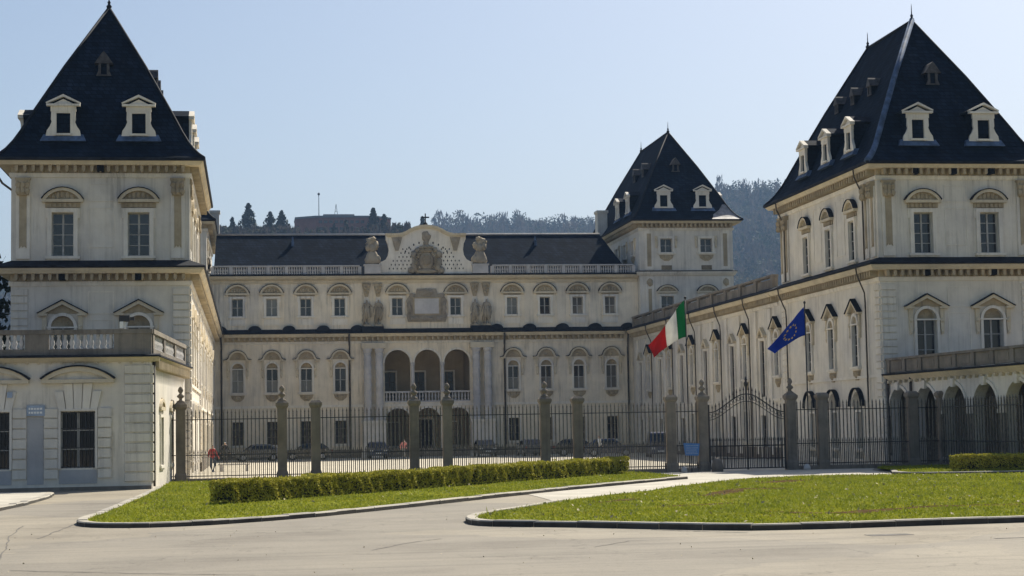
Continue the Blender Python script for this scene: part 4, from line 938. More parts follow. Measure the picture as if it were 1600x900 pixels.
for s, lb_ in ((-1, 'left'), (1, 'right')):
    th = thing('trophy_sculpture', 'stone trophy of armour on the roof parapet just %s of the curved gable' % lb_, 'sculpture', (s*4.98, 163.95, 16.78), 0, 'trophies flanking the gable')
    m = MB(); m.box(-.72, .72, -.4, .4, 0, .75); m.box(-.8, .8, -.45, .45, .75, .86); part('trophy_pedestal', m.mesh('trophy_pedestal', 'marble'), th)
    m = MB(); m.lathe([(.5, .86), (.62, 1.1), (.66, 1.4), (.52, 1.75), (.4, 2.0), (.3, 2.1)], 0, 0, 14, 1, .7); m.blob(-.45*s, -.1, 1.3, .35, .3, .42, 3, .2); m.blob(.42*s, -.1, 1.2, .28, .3, .35, 4, .2); part('cuirass', m.mesh('cuirass', 'relief', True), th)
    m = MB(); m.blob(0, 0, 2.35, .38, .36, .42, 5, .2); m.blob(.1*s, .05, 2.9, .5, .25, .42, 6, .38); m.blob(-.34*s, 0, 2.6, .3, .24, .36, 7, .3); m.blob(.36*s, -.1, 2.45, .26, .22, .34, 9, .35); m.blob(-.1*s, -.1, 3.2, .26, .2, .2, 8, .4); part('plumed_helmet', m.mesh('plumed_helmet', 'relief', True), th)

# ------------------------------------------------------------------ ground
def smooth(t): t = max(0, min(1, t)); return t*t*(3-2*t)
def ridge_h(x):
    pts = [(-900, 70), (-40, 74), (45, 78), (85, 96), (165, 97), (205, 108), (235, 119), (330, 124), (900, 118), (3000, 90)]
    for (a, b), (c, d) in zip(pts, pts[1:]):
        if a <= x <= c: return b+(d-b)*smooth((x-a)/(c-a))
    return 70 if x < 0 else 90
KB = 2.2                                                   # the hill stands this many times farther off than the first sketch
def ground_z(x, y): return max(ground_s(CAM.x+(x-CAM.x)/KB, y/KB)*KB, 82*math.exp(-((x-8)/105.)**2-((y-830)/170.)**2)-.35)   # far hill, and a knoll before it
def ground_s(x, y):
    t = max(0., min(1., (y-330)/570)); b = -.027 if y < 150 else -.2
    if t <= 0: return b
    w = 2.5*math.sin(x*.021+y*.013)+1.6*math.sin(x*.05-y*.031)
    f = t if y < 900 else max(.0, 1-(y-900)/900.)
    return b+ridge_h(x)*f**1.05+w*min(1, t*3)
gx = [-1800, -1200, -800, -500]+list(range(-340, 561, 20))+[700, 900, 1300, 1800]
gy = [-180, -60, 0, 60, 120, 200, 280, 330]+list(range(350, 1001, 25))+[1100, 1300, 1500, 1750]
gx = sorted([CAM.x+(x-CAM.x)*KB for x in gx]+list(range(-230, 250, 24))); gy = sorted([y*KB if y > 0 else y for y in gy]+list(range(440, 1200, 30)))
m = MB(); m.v = [(x, y, ground_z(x, y)) for y in gy for x in gx]; nx = len(gx)
m.f = [(j*nx+i, j*nx+i+1, (j+1)*nx+i+1, (j+1)*nx+i) for j in range(len(gy)-1) for i in range(nx-1)]
struct('ground', m.mesh('ground', 'farground', True))
def sheet(name, poly, z, mat, cuts=0):
    m = MB(); m.add([(x, y, z) for x, y in poly], [tuple(range(len(poly)))]); return struct(name, m.mesh(name, mat))
sheet('road', [(-90, -60), (90, -60), (90, 90.3), (-90, 90.3)], 0, 'road')
sheet('courtyard', [(-20.5, 90.3), (20.5, 90.3), (20.5, 164.2), (-20.5, 164.2)], .0, 'court')
def strip(name, pts, w, z, mat):
    m = MB(); r_ = random.Random(len(pts)+int(pts[0][1])); vs = []; P_ = []
    for (a, b) in zip(pts, pts[1:]):
        for k in range(12): P_.append((a[0]+(b[0]-a[0])*k/12, a[1]+(b[1]-a[1])*k/12))
    P_.append(pts[-1])
    for i, (x, y) in enumerate(P_):
        a, b = P_[max(0, i-1)], P_[min(len(P_)-1, i+1)]; l = math.hypot(b[0]-a[0], b[1]-a[1]) or 1; nx_, ny_ = -(b[1]-a[1])/l, (b[0]-a[0])/l
        j = r_.uniform(-.035, .035); ww = w*r_.uniform(.35, 1.1); vs += [(x+nx_*(j-ww), y+ny_*(j-ww), z), (x+nx_*(j+ww), y+ny_*(j+ww), z)]
    m.add(vs, [(2*i, 2*i+1, 2*i+3, 2*i+2) for i in range(len(P_)-1)]); return struct(name, m.mesh(name, mat))
for pts, w in (([(-20.55, 30), (-21.38, 39.75), (-22.01, 45.34), (-22.32, 50.39)], .02), ([(-21.17, 43.88), (-21.03, 48.43), (-20.98, 50.8)], .03), ([(-13.8, 36.5), (-12.83, 38.65), (-12.03, 39.7)], .03), ([(-20.5, 33.64), (-18.32, 32.2), (-16.12, 30.94)], .03), ([(-9.37, 35.61), (-8.29, 37.29), (-6.83, 37.31)], .025), ([(-7, 41.0), (-6.2, 39.9), (-5.3, 38.9)], .06)):
    strip('tar_seam', pts, w, .005, 'tar')
# the worn iron cover and patched strip in the road
for i, (x, y, w, l) in enumerate(((-2.75, 36.9, .95, .55), (-.6, 34.9, 1.3, .18))):
    m = MB(); m.plan([(x-w/2, y-l/2), (x+w/2, y-l/2+.05), (x+w/2, y+l/2), (x-w/2, y+l/2-.05)], .0, .006); struct('road_patch', m.mesh('road_patch', 'tar'))

# ------------------------------------------------------------------ kerbed islands
def kerb(name, line, w=.28, h=.14, inward=1):
    """a run of separate kerb stones along an open line; inward: side of the island (+1 left of travel)"""
    root = bpy.data.objects.new(name, None); COL.objects.link(root); root['kind'] = 'structure'
    P_ = [Vector((x, y)) for x, y in line]; L = [0]
    for a, b in zip(P_, P_[1:]): L.append(L[-1]+(b-a).length)
    def at(s):
        s = max(0, min(L[-1]-1e-6, s))
        for i in range(len(P_)-1):
            if s <= L[i+1]: return P_[i]+(P_[i+1]-P_[i])*((s-L[i])/(L[i+1]-L[i]))
    n = max(1, int(L[-1]/1.15)); st = L[-1]/n; r_ = random.Random(len(line)); g = .008
    def nrm(s): t = (at(s+.15)-at(s-.15)).normalized(); return Vector((-t.y, t.x))*inward
    for k in range(n):
        a, b = st*k+g, st*(k+1)-g; pa, pm_, pb = at(a), at((a+b)/2), at(b); na, nm_, nb = nrm(st*k), nrm((a+b)/2), nrm(st*(k+1)); dz = r_.uniform(-.012, .012); off = r_.uniform(-.012, .012)
        c = []
        for p, q in ((pa, na), (pm_, nm_), (pb, nb)):
            o_ = p+q*off
            c.append([(o_.x, o_.y, -.03), (o_.x, o_.y, h-.03+dz), ((o_+q*.03).x, (o_+q*.03).y, h+dz), ((o_+q*w).x, (o_+q*w).y, h+dz), ((o_+q*w).x, (o_+q*w).y, -.03)])
        m = MB(); vs = c[0]+c[1]+c[2]; fs = [(i*5+j, i*5+(j+1) % 5, (i+1)*5+(j+1) % 5, (i+1)*5+j) for i in range(2) for j in range(5)]+[(0, 1, 2, 3, 4), (14, 13, 12, 11, 10)]
        m.add(vs, fs); me = m.mesh('kerb_stone', 'kerb'); me.materials.append(M['kerbshade'])
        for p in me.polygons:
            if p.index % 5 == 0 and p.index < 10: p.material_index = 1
        o = bpy.data.objects.new('kerb_stone', me); COL.objects.link(o); o.parent = root
LI = [(-20.3, 81.5), (-20.34, 75.5), (-20.5, 66.1), (-20.75, 55.5), (-20.95, 51.6), (-20.85, 49.9), (-20.45, 48.7), (-19.7, 48.0), (-18.6, 47.75), (-17.2, 48.3), (-15.7, 49.7), (-14.2, 51.5), (-13.0, 53.4), (-10.9, 56.8), (-8.7, 60.6), (-6.35, 64.5), (-3.7, 68.8), (.1, 74.5), (3.16, 78.6)]
RI = [(-6.7, 55.9), (-8.3, 52.4), (-9.6, 49.9), (-10.3, 48.3), (-10.65, 46.8), (-10.75, 45.4), (-10.5, 44.3), (-9.8, 43.75), (-8.45, 42.75), (-7.16, 41.5), (-6.0, 40.35), (-4.9, 39.65), (-3.2, 39.5), (-1.5, 39.75), (.1, 39.9), (1.7, 40.0), (6, 40.6), (14, 42.5), (30, 47)]
BI = [(14.0, 82.4), (12.9, 79.0), (12.9, 77.6), (13.5, 77.1), (15.0, 76.9), (17.3, 76.7), (21, 76.4), (30, 76)]
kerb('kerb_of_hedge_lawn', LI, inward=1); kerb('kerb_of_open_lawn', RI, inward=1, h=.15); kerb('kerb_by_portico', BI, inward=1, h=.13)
LS = [(-33, 77.6), (-26.5, 77.3), (-24.9, 77.6), (-24.2, 76.4), (-23.95, 72.3), (-24.05, 65.2), (-24.4, 60.0), (-25.4, 57)]
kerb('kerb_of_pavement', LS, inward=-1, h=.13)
sheet('pavement', [(-33, 77.4), (-26.5, 77.1), (-24.95, 77.4), (-24.4, 76.3), (-24.2, 72.3), (-24.3, 65.2), (-24.65, 60.0), (-25.6, 57), (-33, 57)], .115, 'path')
LAWN_L = LI[1:]+[(3.5, 81), (3.4, 89.6), (-20.2, 89.6), (-20.3, 81.5)]
def inset(poly, d):
    P_ = [Vector(p) for p in poly]; n = len(P_); out = []
    for i in range(n):
        a, b, c = P_[i-1], P_[i], P_[(i+1) % n]; t = ((b-a).normalized()+(c-b).normalized()).normalized(); q = Vector((-t.y, t.x))*d; out.append((b.x+q.x, b.y+q.y))
    return out
LAWN_R = RI[2:]+[(30, 72), (16.0, 73.5), (14.0, 74.6), (11.9, 75.7), (9.8, 76.4), (7.7, 76.6), (5.0, 74.9), (1.84, 70.4), (-2.42, 63.0), (-6.5, 56.2)]
LAWN_B = BI+[(30, 90.2), (16.2, 90.2), (14.4, 86)]
def earth(name, poly, z, d):
    m = MB(); pin = inset(poly, d); m.add([(x, y, z) for x, y in pin], [tuple(range(len(pin)))]); return struct(name, m.mesh(name, 'lawn')), pin
_, PL = earth('hedge_lawn', LAWN_L, .105, .24); _, PR = earth('open_lawn', LAWN_R, .1, .22); _, PB = earth('portico_lawn', LAWN_B, .1, .24)
sheet('forecourt_path', [(3.3, 79.0), (-6.2, 64.9), (-6.4, 56.6), (-2.3, 63.2), (1.9, 70.7), (5, 75.2), (7.7, 76.9), (9.8, 76.7), (11.9, 76.0), (14, 74.9), (30, 73.9), (30, 75.8), (13.2, 76.9), (12.7, 77.6), (12.8, 79.2), (14.4, 86), (16, 90.2), (3.5, 90.2), (3.6, 81)], .012, 'path')
def inside(P_, poly):
    x, y = P_[:, 0], P_[:, 1]; r_ = np.zeros(len(P_), bool); n = len(poly)
    for i in range(n):
        (x1, y1), (x2, y2) = poly[i], poly[(i+1) % n]
        c = ((y1 > y) != (y2 > y)); xi = (x2-x1)*(y-y1)/((y2-y1) if y2 != y1 else 1e-9)+x1; r_ ^= c & (x < xi)
    return r_
def tri_cards(cent, size, seed, upright=False):
    """random leaf quads (numpy) -> verts, faces"""
    g = np.random.default_rng(seed); n = len(cent); a = g.normal(size=(n, 3)); a = a*(.35, .35, .2)+(0, 0, 1) if upright else a; a /= np.linalg.norm(a, axis=1)[:, None]
    b = np.cross(a, g.normal(size=(n, 3))); b /= np.linalg.norm(b, axis=1)[:, None]; s = (size*g.uniform(.6, 1.3, n))[:, None]
    wd = .1 if upright else .32; v = np.stack([cent-a*s*.5, cent+b*s*wd, cent+a*s*.5, cent-b*s*wd], 1).reshape(-1, 3); f = np.arange(n*4).reshape(n, 4)
    return v, f
def npmesh(name, v, f, mat):
    me = bpy.data.meshes.new(name); v = np.asarray(v, np.float32); f = np.asarray(f, np.int32); k = f.shape[1]
    me.vertices.add(len(v)); me.vertices.foreach_set('co', v.ravel()); me.loops.add(f.size); me.loops.foreach_set('vertex_index', f.ravel())
    me.polygons.add(len(f)); me.polygons.foreach_set('loop_start', np.arange(0, f.size, k, dtype=np.int32)); me.polygons.foreach_set('loop_total', np.full(len(f), k, np.int32))
    me.update(calc_edges=True); me.validate(); me.materials.append(M[mat]); return me
SOIL = [[(8.0, 74.0), (9.4, 73.9), (10.8, 74.6), (10.6, 75.0), (9.0, 74.6), (7.8, 74.5)], [(-4.6, 50.2), (-3.2, 50.6), (-2.0, 51.2), (-2.2, 51.5), (-3.6, 51.0), (-4.8, 50.6)], [(-1.9, 58.2), (-1.2, 58.9), (-.5, 60.0), (1.0, 61.9), (2.6, 61.6), (2.5, 60.8), (1.0, 60.9), (0, 59.3), (-1.2, 57.9)], [(-2.6, 46.2), (-1.3, 45.2), (.2, 45.9), (2.0, 46.5), (5.2, 46.6), (9, 47.4), (9, 46.9), (5.2, 46.1), (1.6, 45.9), (-.8, 44.7), (-2.2, 45.2)], [(-6.2, 54.0), (-5.0, 55.2), (-4.2, 55.9), (-4.0, 55.5), (-5.2, 54.4)], [(3.2, 68.5), (5.2, 70.6), (6.6, 70.4), (4.8, 68.9)]]
SOIL = [[(sum(p[0] for p in s)/len(s)+(x-sum(p[0] for p in s)/len(s))*1.05, sum(p[1] for p in s)/len(s)+(y-sum(p[1] for p in s)/len(s))*1.6) for x, y in s] for s in SOIL]
for i, s in enumerate(SOIL):
    g = random.Random(i); P_ = [Vector(p) for p in s]; q = []
    for a, b in zip(P_, P_[1:]+P_[:1]):
        for k in range(5): t = k/5; q.append((a.x+(b.x-a.x)*t+g.uniform(-.12, .12), a.y+(b.y-a.y)*t+g.uniform(-.16, .16)))
    sheet('bare_earth', q, .108, 'soil')
def grass(name, poly, n, label, seed, hgt=.045):
    g = np.random.default_rng(seed); P_ = np.array(poly); lo, hi = P_.min(0), P_.max(0); hi[0] = min(hi[0], 22)
    q = g.uniform(lo, hi, (n*3, 2)); q = q[inside(q, poly)]
    for s in SOIL:
        k = inside(q, s) & (g.random(len(q)) < .97); q = q[~k]
    # patchy density
    d = np.sin(q[:, 0]*.9+1.3*np.sin(q[:, 1]*.5))+np.sin(q[:, 1]*.7+q[:, 0]*.31); q = q[g.random(len(q)) < .62+.2*d][:n]
    m_ = len(q); a = g.uniform(0, 6.28, m_); h = hgt*g.lognormal(0, .42, m_); w = g.uniform(.012, .035, m_); z = np.full(m_, .1); ln = g.normal(0, .05, (m_, 2))
    dx, dy = np.cos(a)*w, np.sin(a)*w
    v = np.stack([np.stack([q[:, 0]-dx, q[:, 1]-dy, z], 1), np.stack([q[:, 0]+dx, q[:, 1]+dy, z], 1), np.stack([q[:, 0]+ln[:, 0], q[:, 1]+ln[:, 1], z+h], 1)], 1).reshape(-1, 3)
    o = struct(name, npmesh(name, v, np.arange(len(v)).reshape(-1, 3), 'blade')); o['kind'] = 'stuff'; o['label'] = label; o['category'] = 'grass'
grass('grass', PL, 90000, 'short grass around the clipped hedges in front of the railings', 1); grass('grass', PR, 170000, 'short patchy grass of the open lawn at lower right', 2); grass('grass', PB, 14000, 'grass under the hedge beside the portico', 3)

def specks(name, poly, n, label, seed, mat, size):
    g = np.random.default_rng(seed); P_ = np.array(poly); lo, hi = P_.min(0), P_.max(0); hi[0] = min(hi[0], 22); q = g.uniform(lo, hi, (n*3, 2)); q = q[inside(q, poly)][:n]
    v, f = tri_cards(np.c_[q, .125+g.uniform(0, .05, len(q))], size, seed); o = struct(name, npmesh(name, v, f, mat)); o['kind'] = 'stuff'; o['label'] = label; o['category'] = 'litter'
specks('dry_leaves', PR, 520, 'pale dry leaves and daisies scattered over the open lawn', 4, 'strawleaf', .11); specks('dry_leaves', PL, 260, 'pale dry leaves scattered over the lawn around the hedges', 5, 'strawleaf', .1)
specks('road_grit', [(-24, 30), (16, 30), (16, 39.3), (-5, 39.3), (-11, 45), (-11, 52), (-18, 47.5), (-21, 49), (-24, 60)], 130, 'grit and dead leaves blown across the road', 6, 'strawleaf', .04)
for o in bpy.data.objects:
    if o.name.startswith('road_grit'): o.location.z = -.12

# ------------------------------------------------------------------ hedges
def hedge(label, a, b, thick, h, seed, n, side=1):
    a, b = Vector(a), Vector(b); L = (b-a).length; ang = math.degrees(math.atan2((b-a).y, (b-a).x))
    th = thing('clipped_hedge', label, 'hedge', (a.x, a.y, .09), ang, 'clipped hedges')
    g = np.random.default_rng(seed)
    def wob(u, z): return .035*np.sin(u*2.1+z*3+seed)+.03*np.sin(u*5.3-z*4)+.025*np.sin(u*9+z*7)
    # points on front, back, top, ends and some inside
    ar = np.array([L*h, L*h*.5, L*thick*1.3, thick*h, thick*h]); cnt = (n*ar/ar.sum()).astype(int); P_ = []
    for k, c in enumerate(cnt):
        u = g.uniform(0, L, c); z = g.uniform(.03, h, c)**1.0; t = g.uniform(0, thick, c); e = np.abs(g.normal(0, .05, c))
        if k == 0: p = np.stack([u, wob(u, z)+e, z], 1)
        elif k == 1: p = np.stack([u, thick-wob(u, z)-e, z], 1)
        elif k == 2: p = np.stack([u, t, h+wob(u, t)*.75-e+.05*np.sin(u*1.3)], 1)
        elif k == 3: p = np.stack([-wob(t, z)+e, t, z], 1)
        else: p = np.stack([L+wob(t, z)-e, t, z], 1)
        P_.append(p)
    P_ = np.concatenate(P_); keep = g.random(len(P_)) < np.clip(.25+P_[:, 2]/h*1.4, 0, 1); P_ = P_[keep]
    strag = np.stack([g.uniform(0, L, n//40), g.uniform(.05, thick-.05, n//40), h+np.abs(g.normal(0, .035, n//40))], 1); P_ = np.concatenate([P_, strag])
    v, f = tri_cards(P_, .08, seed); part('foliage', npmesh('foliage', v, f, 'hedge'), th, stuff=True)
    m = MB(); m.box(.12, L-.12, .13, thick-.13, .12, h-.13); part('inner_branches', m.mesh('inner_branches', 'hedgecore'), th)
    m = MB()
    for k in range(int(L/.5)): u = .2+k*.5; m.tube([(u, thick*.3, -.05), (u+.05, thick*.35, .2)], .025, 5); m.tube([(u+.2, thick*.7, -.05), (u+.15, thick*.65, .2)], .025, 5)
    part('stems', m.mesh('stems', 'trunk'), th, stuff=True)
hedge('near clipped hedge on the left lawn, the longer one ending beside the road', (-16.75, 59.75), (-7.15, 73.6), .95, .74, 5, 42000)
hedge('far clipped hedge on the left lawn, continuing the near one towards the gate', (-6.85, 74.0), (2.35, 87.2), .95, .76, 6, 32000)
hedge('clipped hedge in front of the arcaded portico', (15.5, 77.7), (20.4, 78.1), .9, .72, 7, 17000)
# ------------------------------------------------------------------ railings, pillars, gate
FY = 90.75
PX = [(-19.6, 1), (-14.6, 1), (-12.93, 0), (-7.97, 1), (-6.28, 1), (-1.26, 1), (.44, 0), (5.33, 0), (7.02, 2), (11.75, 2), (13.45, 0), (18.38, 0), (20.06, 0)]
pm_sh = MB(); pm_sh.box(-.235, .235, -.235, .235, .5, 3.62); pm_sh = pm_sh.mesh('shaft', 'pillar')
m = MB(); m.taper(-.3, .3, -.3, .3, 0, .38, .01, .01); m.taper(-.29, .29, -.29, .29, .38, .5, .04, .04); pm_ba = m.mesh('pillar_base', 'pillar')
m = MB(); m.taper(-.25, .25, -.25, .25, 3.62, 3.74, -.06, -.06); m.box(-.32, .32, -.32, .32, 3.74, 3.88); m.taper(-.3, .3, -.3, .3, 3.88, 3.99, .1, .1); pm_ca = m.mesh('pillar_cap', 'pillar')
m = MB(); m.lathe([(.2, 3.99), (.2, 4.04), (.09, 4.1), (.07, 4.17), (.17, 4.25), (.19, 4.31), (.1, 4.39), (.06, 4.44), (.12, 4.52), (.14, 4.6), (.1, 4.7), (.03, 4.78)], 0, 0, 10); pm_fi = m.mesh('finial', 'pillar', True)
desc = ['stone pillar with urn finial nearest the low terrace building', 'stone pillar with urn finial just right of the near end of the long hedge', 'plain capped stone pillar closely right of the second urn pillar', 'urn-topped stone pillar in front of the left loggia arch', 'urn-topped stone pillar in front of the right loggia arch', 'urn-topped stone pillar standing over the middle of the far hedge', 'plain capped stone pillar closely right of the urn pillar over the far hedge', 'plain capped stone pillar left of the blue notice board', 'gate pillar with urn on the left side of the iron gate', 'gate pillar with urn on the right side of the iron gate', 'plain capped stone pillar just right of the gate', 'plain capped stone pillar left of the last pair by the portico', 'plain capped stone pillar closest to the portico arches']
for (x, k), d in zip(PX, desc):
    th = thing('fence_pillar', d, 'pillar', (x, FY, 0), rnd.uniform(-1, 1), 'stone pillars of the railings')
    part('shaft', pm_sh, th); part('pillar_base', pm_ba, th); part('pillar_cap', pm_ca, th)
    if k: part('finial', pm_fi, th)
def bar_mesh(h, r=.026):
    m = MB(); m.box(-r, r, -r, r, 0, h); m.lathe([(.02, h), (.042, h+.05), (.03, h+.09), (.004, h+.22)], 0, 0, 6); m.lathe([(.02, h-.2), (.04, h-.17), (.02, h-.14)], 0, 0, 6); return m.mesh('railing_bar', 'railiron')
TALL, SHORT = bar_mesh(3.2), bar_mesh(1.22, .018); TALL.name, SHORT.name = 'tall_bar', 'short_bar'
def railing(x0, x1, label, gate=None):
    L = x1-x0; th = thing('iron_railing', label, 'railing', (x0, FY, 0), 0, 'iron railings between the pillars')
    m = MB(); m.box(0, L, -.2, .2, 0, .2); part('plinth', m.mesh('plinth', 'pillar'), th)
    for z in (.32, 1.36, 3.12): m = MB(); m.box(0, L, -.028, .028, z-.022, z+.022); part('rail', m.mesh('rail', 'iron'), th)
    n = max(2, round(L/.2)); st = L/n
    for k in range(n):
        part('tall_bar', TALL, th, (st*(k+.5), 0, .2)); part('short_bar', SHORT, th, (st*k+.004, 0, .2)) if k else None
names = ['between the low building and the first urn pillar', 'behind the near end of the long hedge', 'narrow one behind the near half of the long hedge', 'behind the middle of the long hedge', 'narrow one directly in front of the loggia centre', 'behind the gap between the two left hedges', 'narrow one between the paired pillars over the far hedge', 'behind the end of the far hedge', 'narrow one behind the blue notice board', None, 'narrow one just right of the gate', 'long one right of the gate towards the portico', 'narrow last one beside the portico']
xs = [-20.5]+[p[0] for p in PX]
for i, n_ in enumerate(names):
    if n_: railing(xs[i]+(.25 if i else 0), xs[i+1]-.25, 'black iron railing panel, '+n_)
# the railing turns along the front of the portico
th = thing('iron_railing', 'black iron railing running in front of the portico arches behind the hedge', 'railing', (19.86, 90.4, 0), -89.2, 'iron railings between the pillars')
m = MB(); m.box(0, 10.6, -.2, .2, 0, .2); part('plinth', m.mesh('plinth', 'pillar'), th)
for z in (.32, 1.36, 3.12): m = MB(); m.box(0, 10.6, -.028, .028, z-.022, z+.022); part('rail', m.mesh('rail', 'iron'), th)
for k in range(32): part('tall_bar', TALL, th, (.17+.33*k, 0, .2))
# gate: two leaves with a top that rises to the meeting stile
g0, g1 = 7.02+.28, 11.75-.28; GW = (g1-g0)/2
gt = thing('iron_gate', 'black iron double gate whose top rises towards the middle between the urn pillars', 'gate', ((g0+g1)/2, FY, 0))
def gz(t): return 3.35+.95*smooth(t)                                    # t 0 at the pillar, 1 at the middle
for s in (-1, 1):
    leaf = part('gate_leaf', MB().box(-.035, .035, -.035, .035, .06, 3.45).mesh('gate_leaf', 'iron'), gt, (s*GW-s*.06, 0, 0))
    for zf in (.14, 1.3): m = MB(); m.box(*sorted((0, -s*(GW-.1))), -.028, .028, zf-.03, zf+.03); part('gate_rail', m.mesh('gate_rail', 'iron'), leaf)
    m = MB(); m.box(*sorted((0, -s*(GW-.1))), -.02, .02, .62, .66); part('gate_rail', m.mesh('gate_rail', 'iron'), leaf)
    for k in range(20): m = MB(); m.box(-.014, .014, -.014, .014, .14, 1.55); m.lathe([(.018, 1.55), (.034, 1.6), (.003, 1.74)], 0, 0, 5); part('dog_bar', m.mesh('dog_bar', 'iron'), leaf, (-s*(GW-.1)*(k+.5)/20.5, 0, 0))
    m = MB(); pts = [(-s*(GW-.1)*k/12, 0, gz(k/12)-.32) for k in range(13)]; m.tube(pts, .03, 6); m.tube([(x, y, z-.38) for x, y, z in pts], .02, 6); part('curved_top_rail', m.mesh('curved_top_rail', 'iron'), leaf)
    for k in range(10):
        t = (k+1)/10.5; h = gz(t)-.14; u = -s*(GW-.1)*t
        m = MB(); m.box(-.018, .018, -.018, .018, .14, h); m.lathe([(.02, h), (.042, h+.05), (.03, h+.09), (.004, h+.24)], 0, 0, 6); part('gate_bar', m.mesh('gate_bar', 'iron'), leaf, (u, 0, 0))
        m = MB(); m.tube([(.07*math.cos(R(a)), 0, h-.38+.1*math.sin(R(a))) for a in range(0, 361, 40)], .014, 5); part('scroll', m.mesh('scroll', 'iron'), leaf, (u+s*.1, 0, 0))
m = MB(); m.box(-.04, .04, -.05, .05, .06, 4.35); m.lathe([(.05, 4.35), (.11, 4.45), (.12, 4.55), (.05, 4.65), (.08, 4.72), (.01, 4.9)], 0, 0, 8); part('meeting_stile', m.mesh('meeting_stile', 'iron'), gt)

# guard stones
def guard(label, x, y, r, h, mat='pillar'):
    m = MB(); m.lathe([(r, 0), (r*1.02, h*.3), (r*.9, h*.62), (r*.66, h*.86), (r*.3, h*.98), (.01, h)], 0, 0, 14); solo('guard_stone', m.mesh('guard_stone', mat, True), label, 'guard stone', (x, y, .01), group='guard stones at the gate')
guard('rounded knee-high guard stone at the left foot of the gate', 7.55, 90.0, .3, .72); guard('low pale guard stone by the plain pillar left of the notice board', 5.85, 90.2, .16, .3, 'marble'); guard('low pale guard stone right of the gate pillar', 12.35, 90.1, .18, .3, 'marble')
# blue notice board on its post
sb = thing('notice_board', 'blue notice board on a short post in front of the railings', 'sign', (6.15, 89.8, .01))
part('post', MB().tube([(0, 0, 0), (0, 0, 1.5)], .03).mesh('post', 'iron'), sb)
m = MB(); m.prism([(-.43, 1.5), (.43, 1.46), (.36, .84), (-.33, .86)], .035, .065); bd = part('board', m.mesh('board', 'signblue'), sb)
m = MB(); r_ = random.Random(9)
for z in (1.36, 1.24, 1.13, 1.03, .95):
    x = -.3
    while x < .26: q = r_.uniform(.03, .12); m.box(x, x+q, -.069, -.066, z-.018, z+.018); x += q+.025
part('lettering', m.mesh('lettering', 'signpale'), bd)

# ------------------------------------------------------------------ flags
M['green'] = simple('flag_green', (.01, .22, .07), .8, 0, .06); M['flagwhite'] = simple('flag_white', (.72, .71, .68), .8, 0, .05); M['red'] = simple('flag_red', (.5, .025, .02), .8, 0, .06); M['eublue'] = simple('flag_blue', (.010, .06, .45), .8, 0, .06); M['yellow'] = simple('star_yellow', (.75, .55, .08), .8)
for k in ('green', 'flagwhite', 'red', 'eublue'):
    nt = M[k].node_tree; b = nt.nodes['Principled BSDF']; t = nt.nodes.new('ShaderNodeBsdfTranslucent'); src = b.inputs['Base Color'].links[0].from_socket
    nt.links.new(src, t.inputs[0]); mx = nt.nodes.new('ShaderNodeMixShader'); mx.inputs[0].default_value = .45; nt.links.new(b.outputs[0], mx.inputs[1]); nt.links.new(t.outputs[0], mx.inputs[2]); nt.links.new(mx.outputs[0], nt.nodes['Material Output'].inputs[0])
def bez(p, t): return [sum(c*q[i] for c, q in zip(((1-t)**3, 3*t*(1-t)**2, 3*t*t*(1-t), t**3), p)) for i in range(2)]
def flag(name, label, x, top, top_e, bot_e, wave, stripes, pole_h):
    """top_e, bot_e: cubic (x,z) curves of the upper and lower edge, from the pole outwards"""
    th = thing(name, label, 'flag', (x, 91.4, 0), 0, 'flags by the gate')
    part('pole', MB().tube([(.02, 0, 0), (0, 0, pole_h)], .045, 8, .03).mesh('pole', 'iron', True), th); part('pole_knob', MB().lathe([(.03, pole_h), (.07, pole_h+.05), (.06, pole_h+.12), (.01, pole_h+.16)], n=8).mesh('pole_knob', 'iron', True), th)
    def S(s, t):
        a, b = bez(top_e, s), bez(bot_e, s); return Vector((a[0]+(b[0]-a[0])*t, wave*s**.7*math.sin(s*8+t*2.2)+.12*s*math.sin(13*s-3*t), a[1]+(b[1]-a[1])*t))
    for s0, s1, mt in stripes:
        m = MB(); nu, nv = 16, 14; m.v = [tuple(S(s0+(s1-s0)*i/nu, j/nv)) for j in range(nv+1) for i in range(nu+1)]
        m.f = [(j*(nu+1)+i, j*(nu+1)+i+1, (j+1)*(nu+1)+i+1, (j+1)*(nu+1)+i) for j in range(nv) for i in range(nu)]
        me = m.mesh('cloth_field', mt, True); o = part('cloth_field', me, th)
        sd = o.modifiers.new('thick', 'SOLIDIFY'); sd.thickness = .006
    return th, S
flag('national_flag', 'green white and red tricolour flag flying on its pole left of the gate', 6.42, 9.0, [(-.06, 8.95), (-.45, 8.6), (-.95, 7.75), (-1.98, 6.6)], [(.0, 7.02), (-.35, 7.0), (-.9, 6.6), (-1.78, 5.95)], .16, [(0, .34, 'green'), (.34, .67, 'flagwhite'), (.67, 1, 'red')], 9.0)
th, S = flag('blue_star_flag', 'blue flag with yellow stars flying on its pole at the right side of the gate', 12.89, 8.7, [(-.05, 8.55), (-.5, 8.05), (-1.1, 7.4), (-2.05, 6.35)], [(.02, 7.05), (-.45, 6.98), (-.95, 6.55), (-1.75, 6.08)], .14, [(0, 1, 'eublue')], 8.7)
m = MB()
for k in range(12):
    a = R(30*k); c = (.5+.17*math.cos(a), .5+.3*math.sin(a)); pts = []
    for q in range(10):
        r_ = (.038 if q % 2 == 0 else .016); b = R(90+36*q); p = S(c[0]+r_*math.cos(b), c[1]-r_*1.7*math.sin(b)); pts.append(p)
    for off in (-.012, .012): m.add([p+Vector((0, off, 0)) for p in pts], [tuple(range(10))])
part('stars', m.mesh('stars', 'yellow'), th)

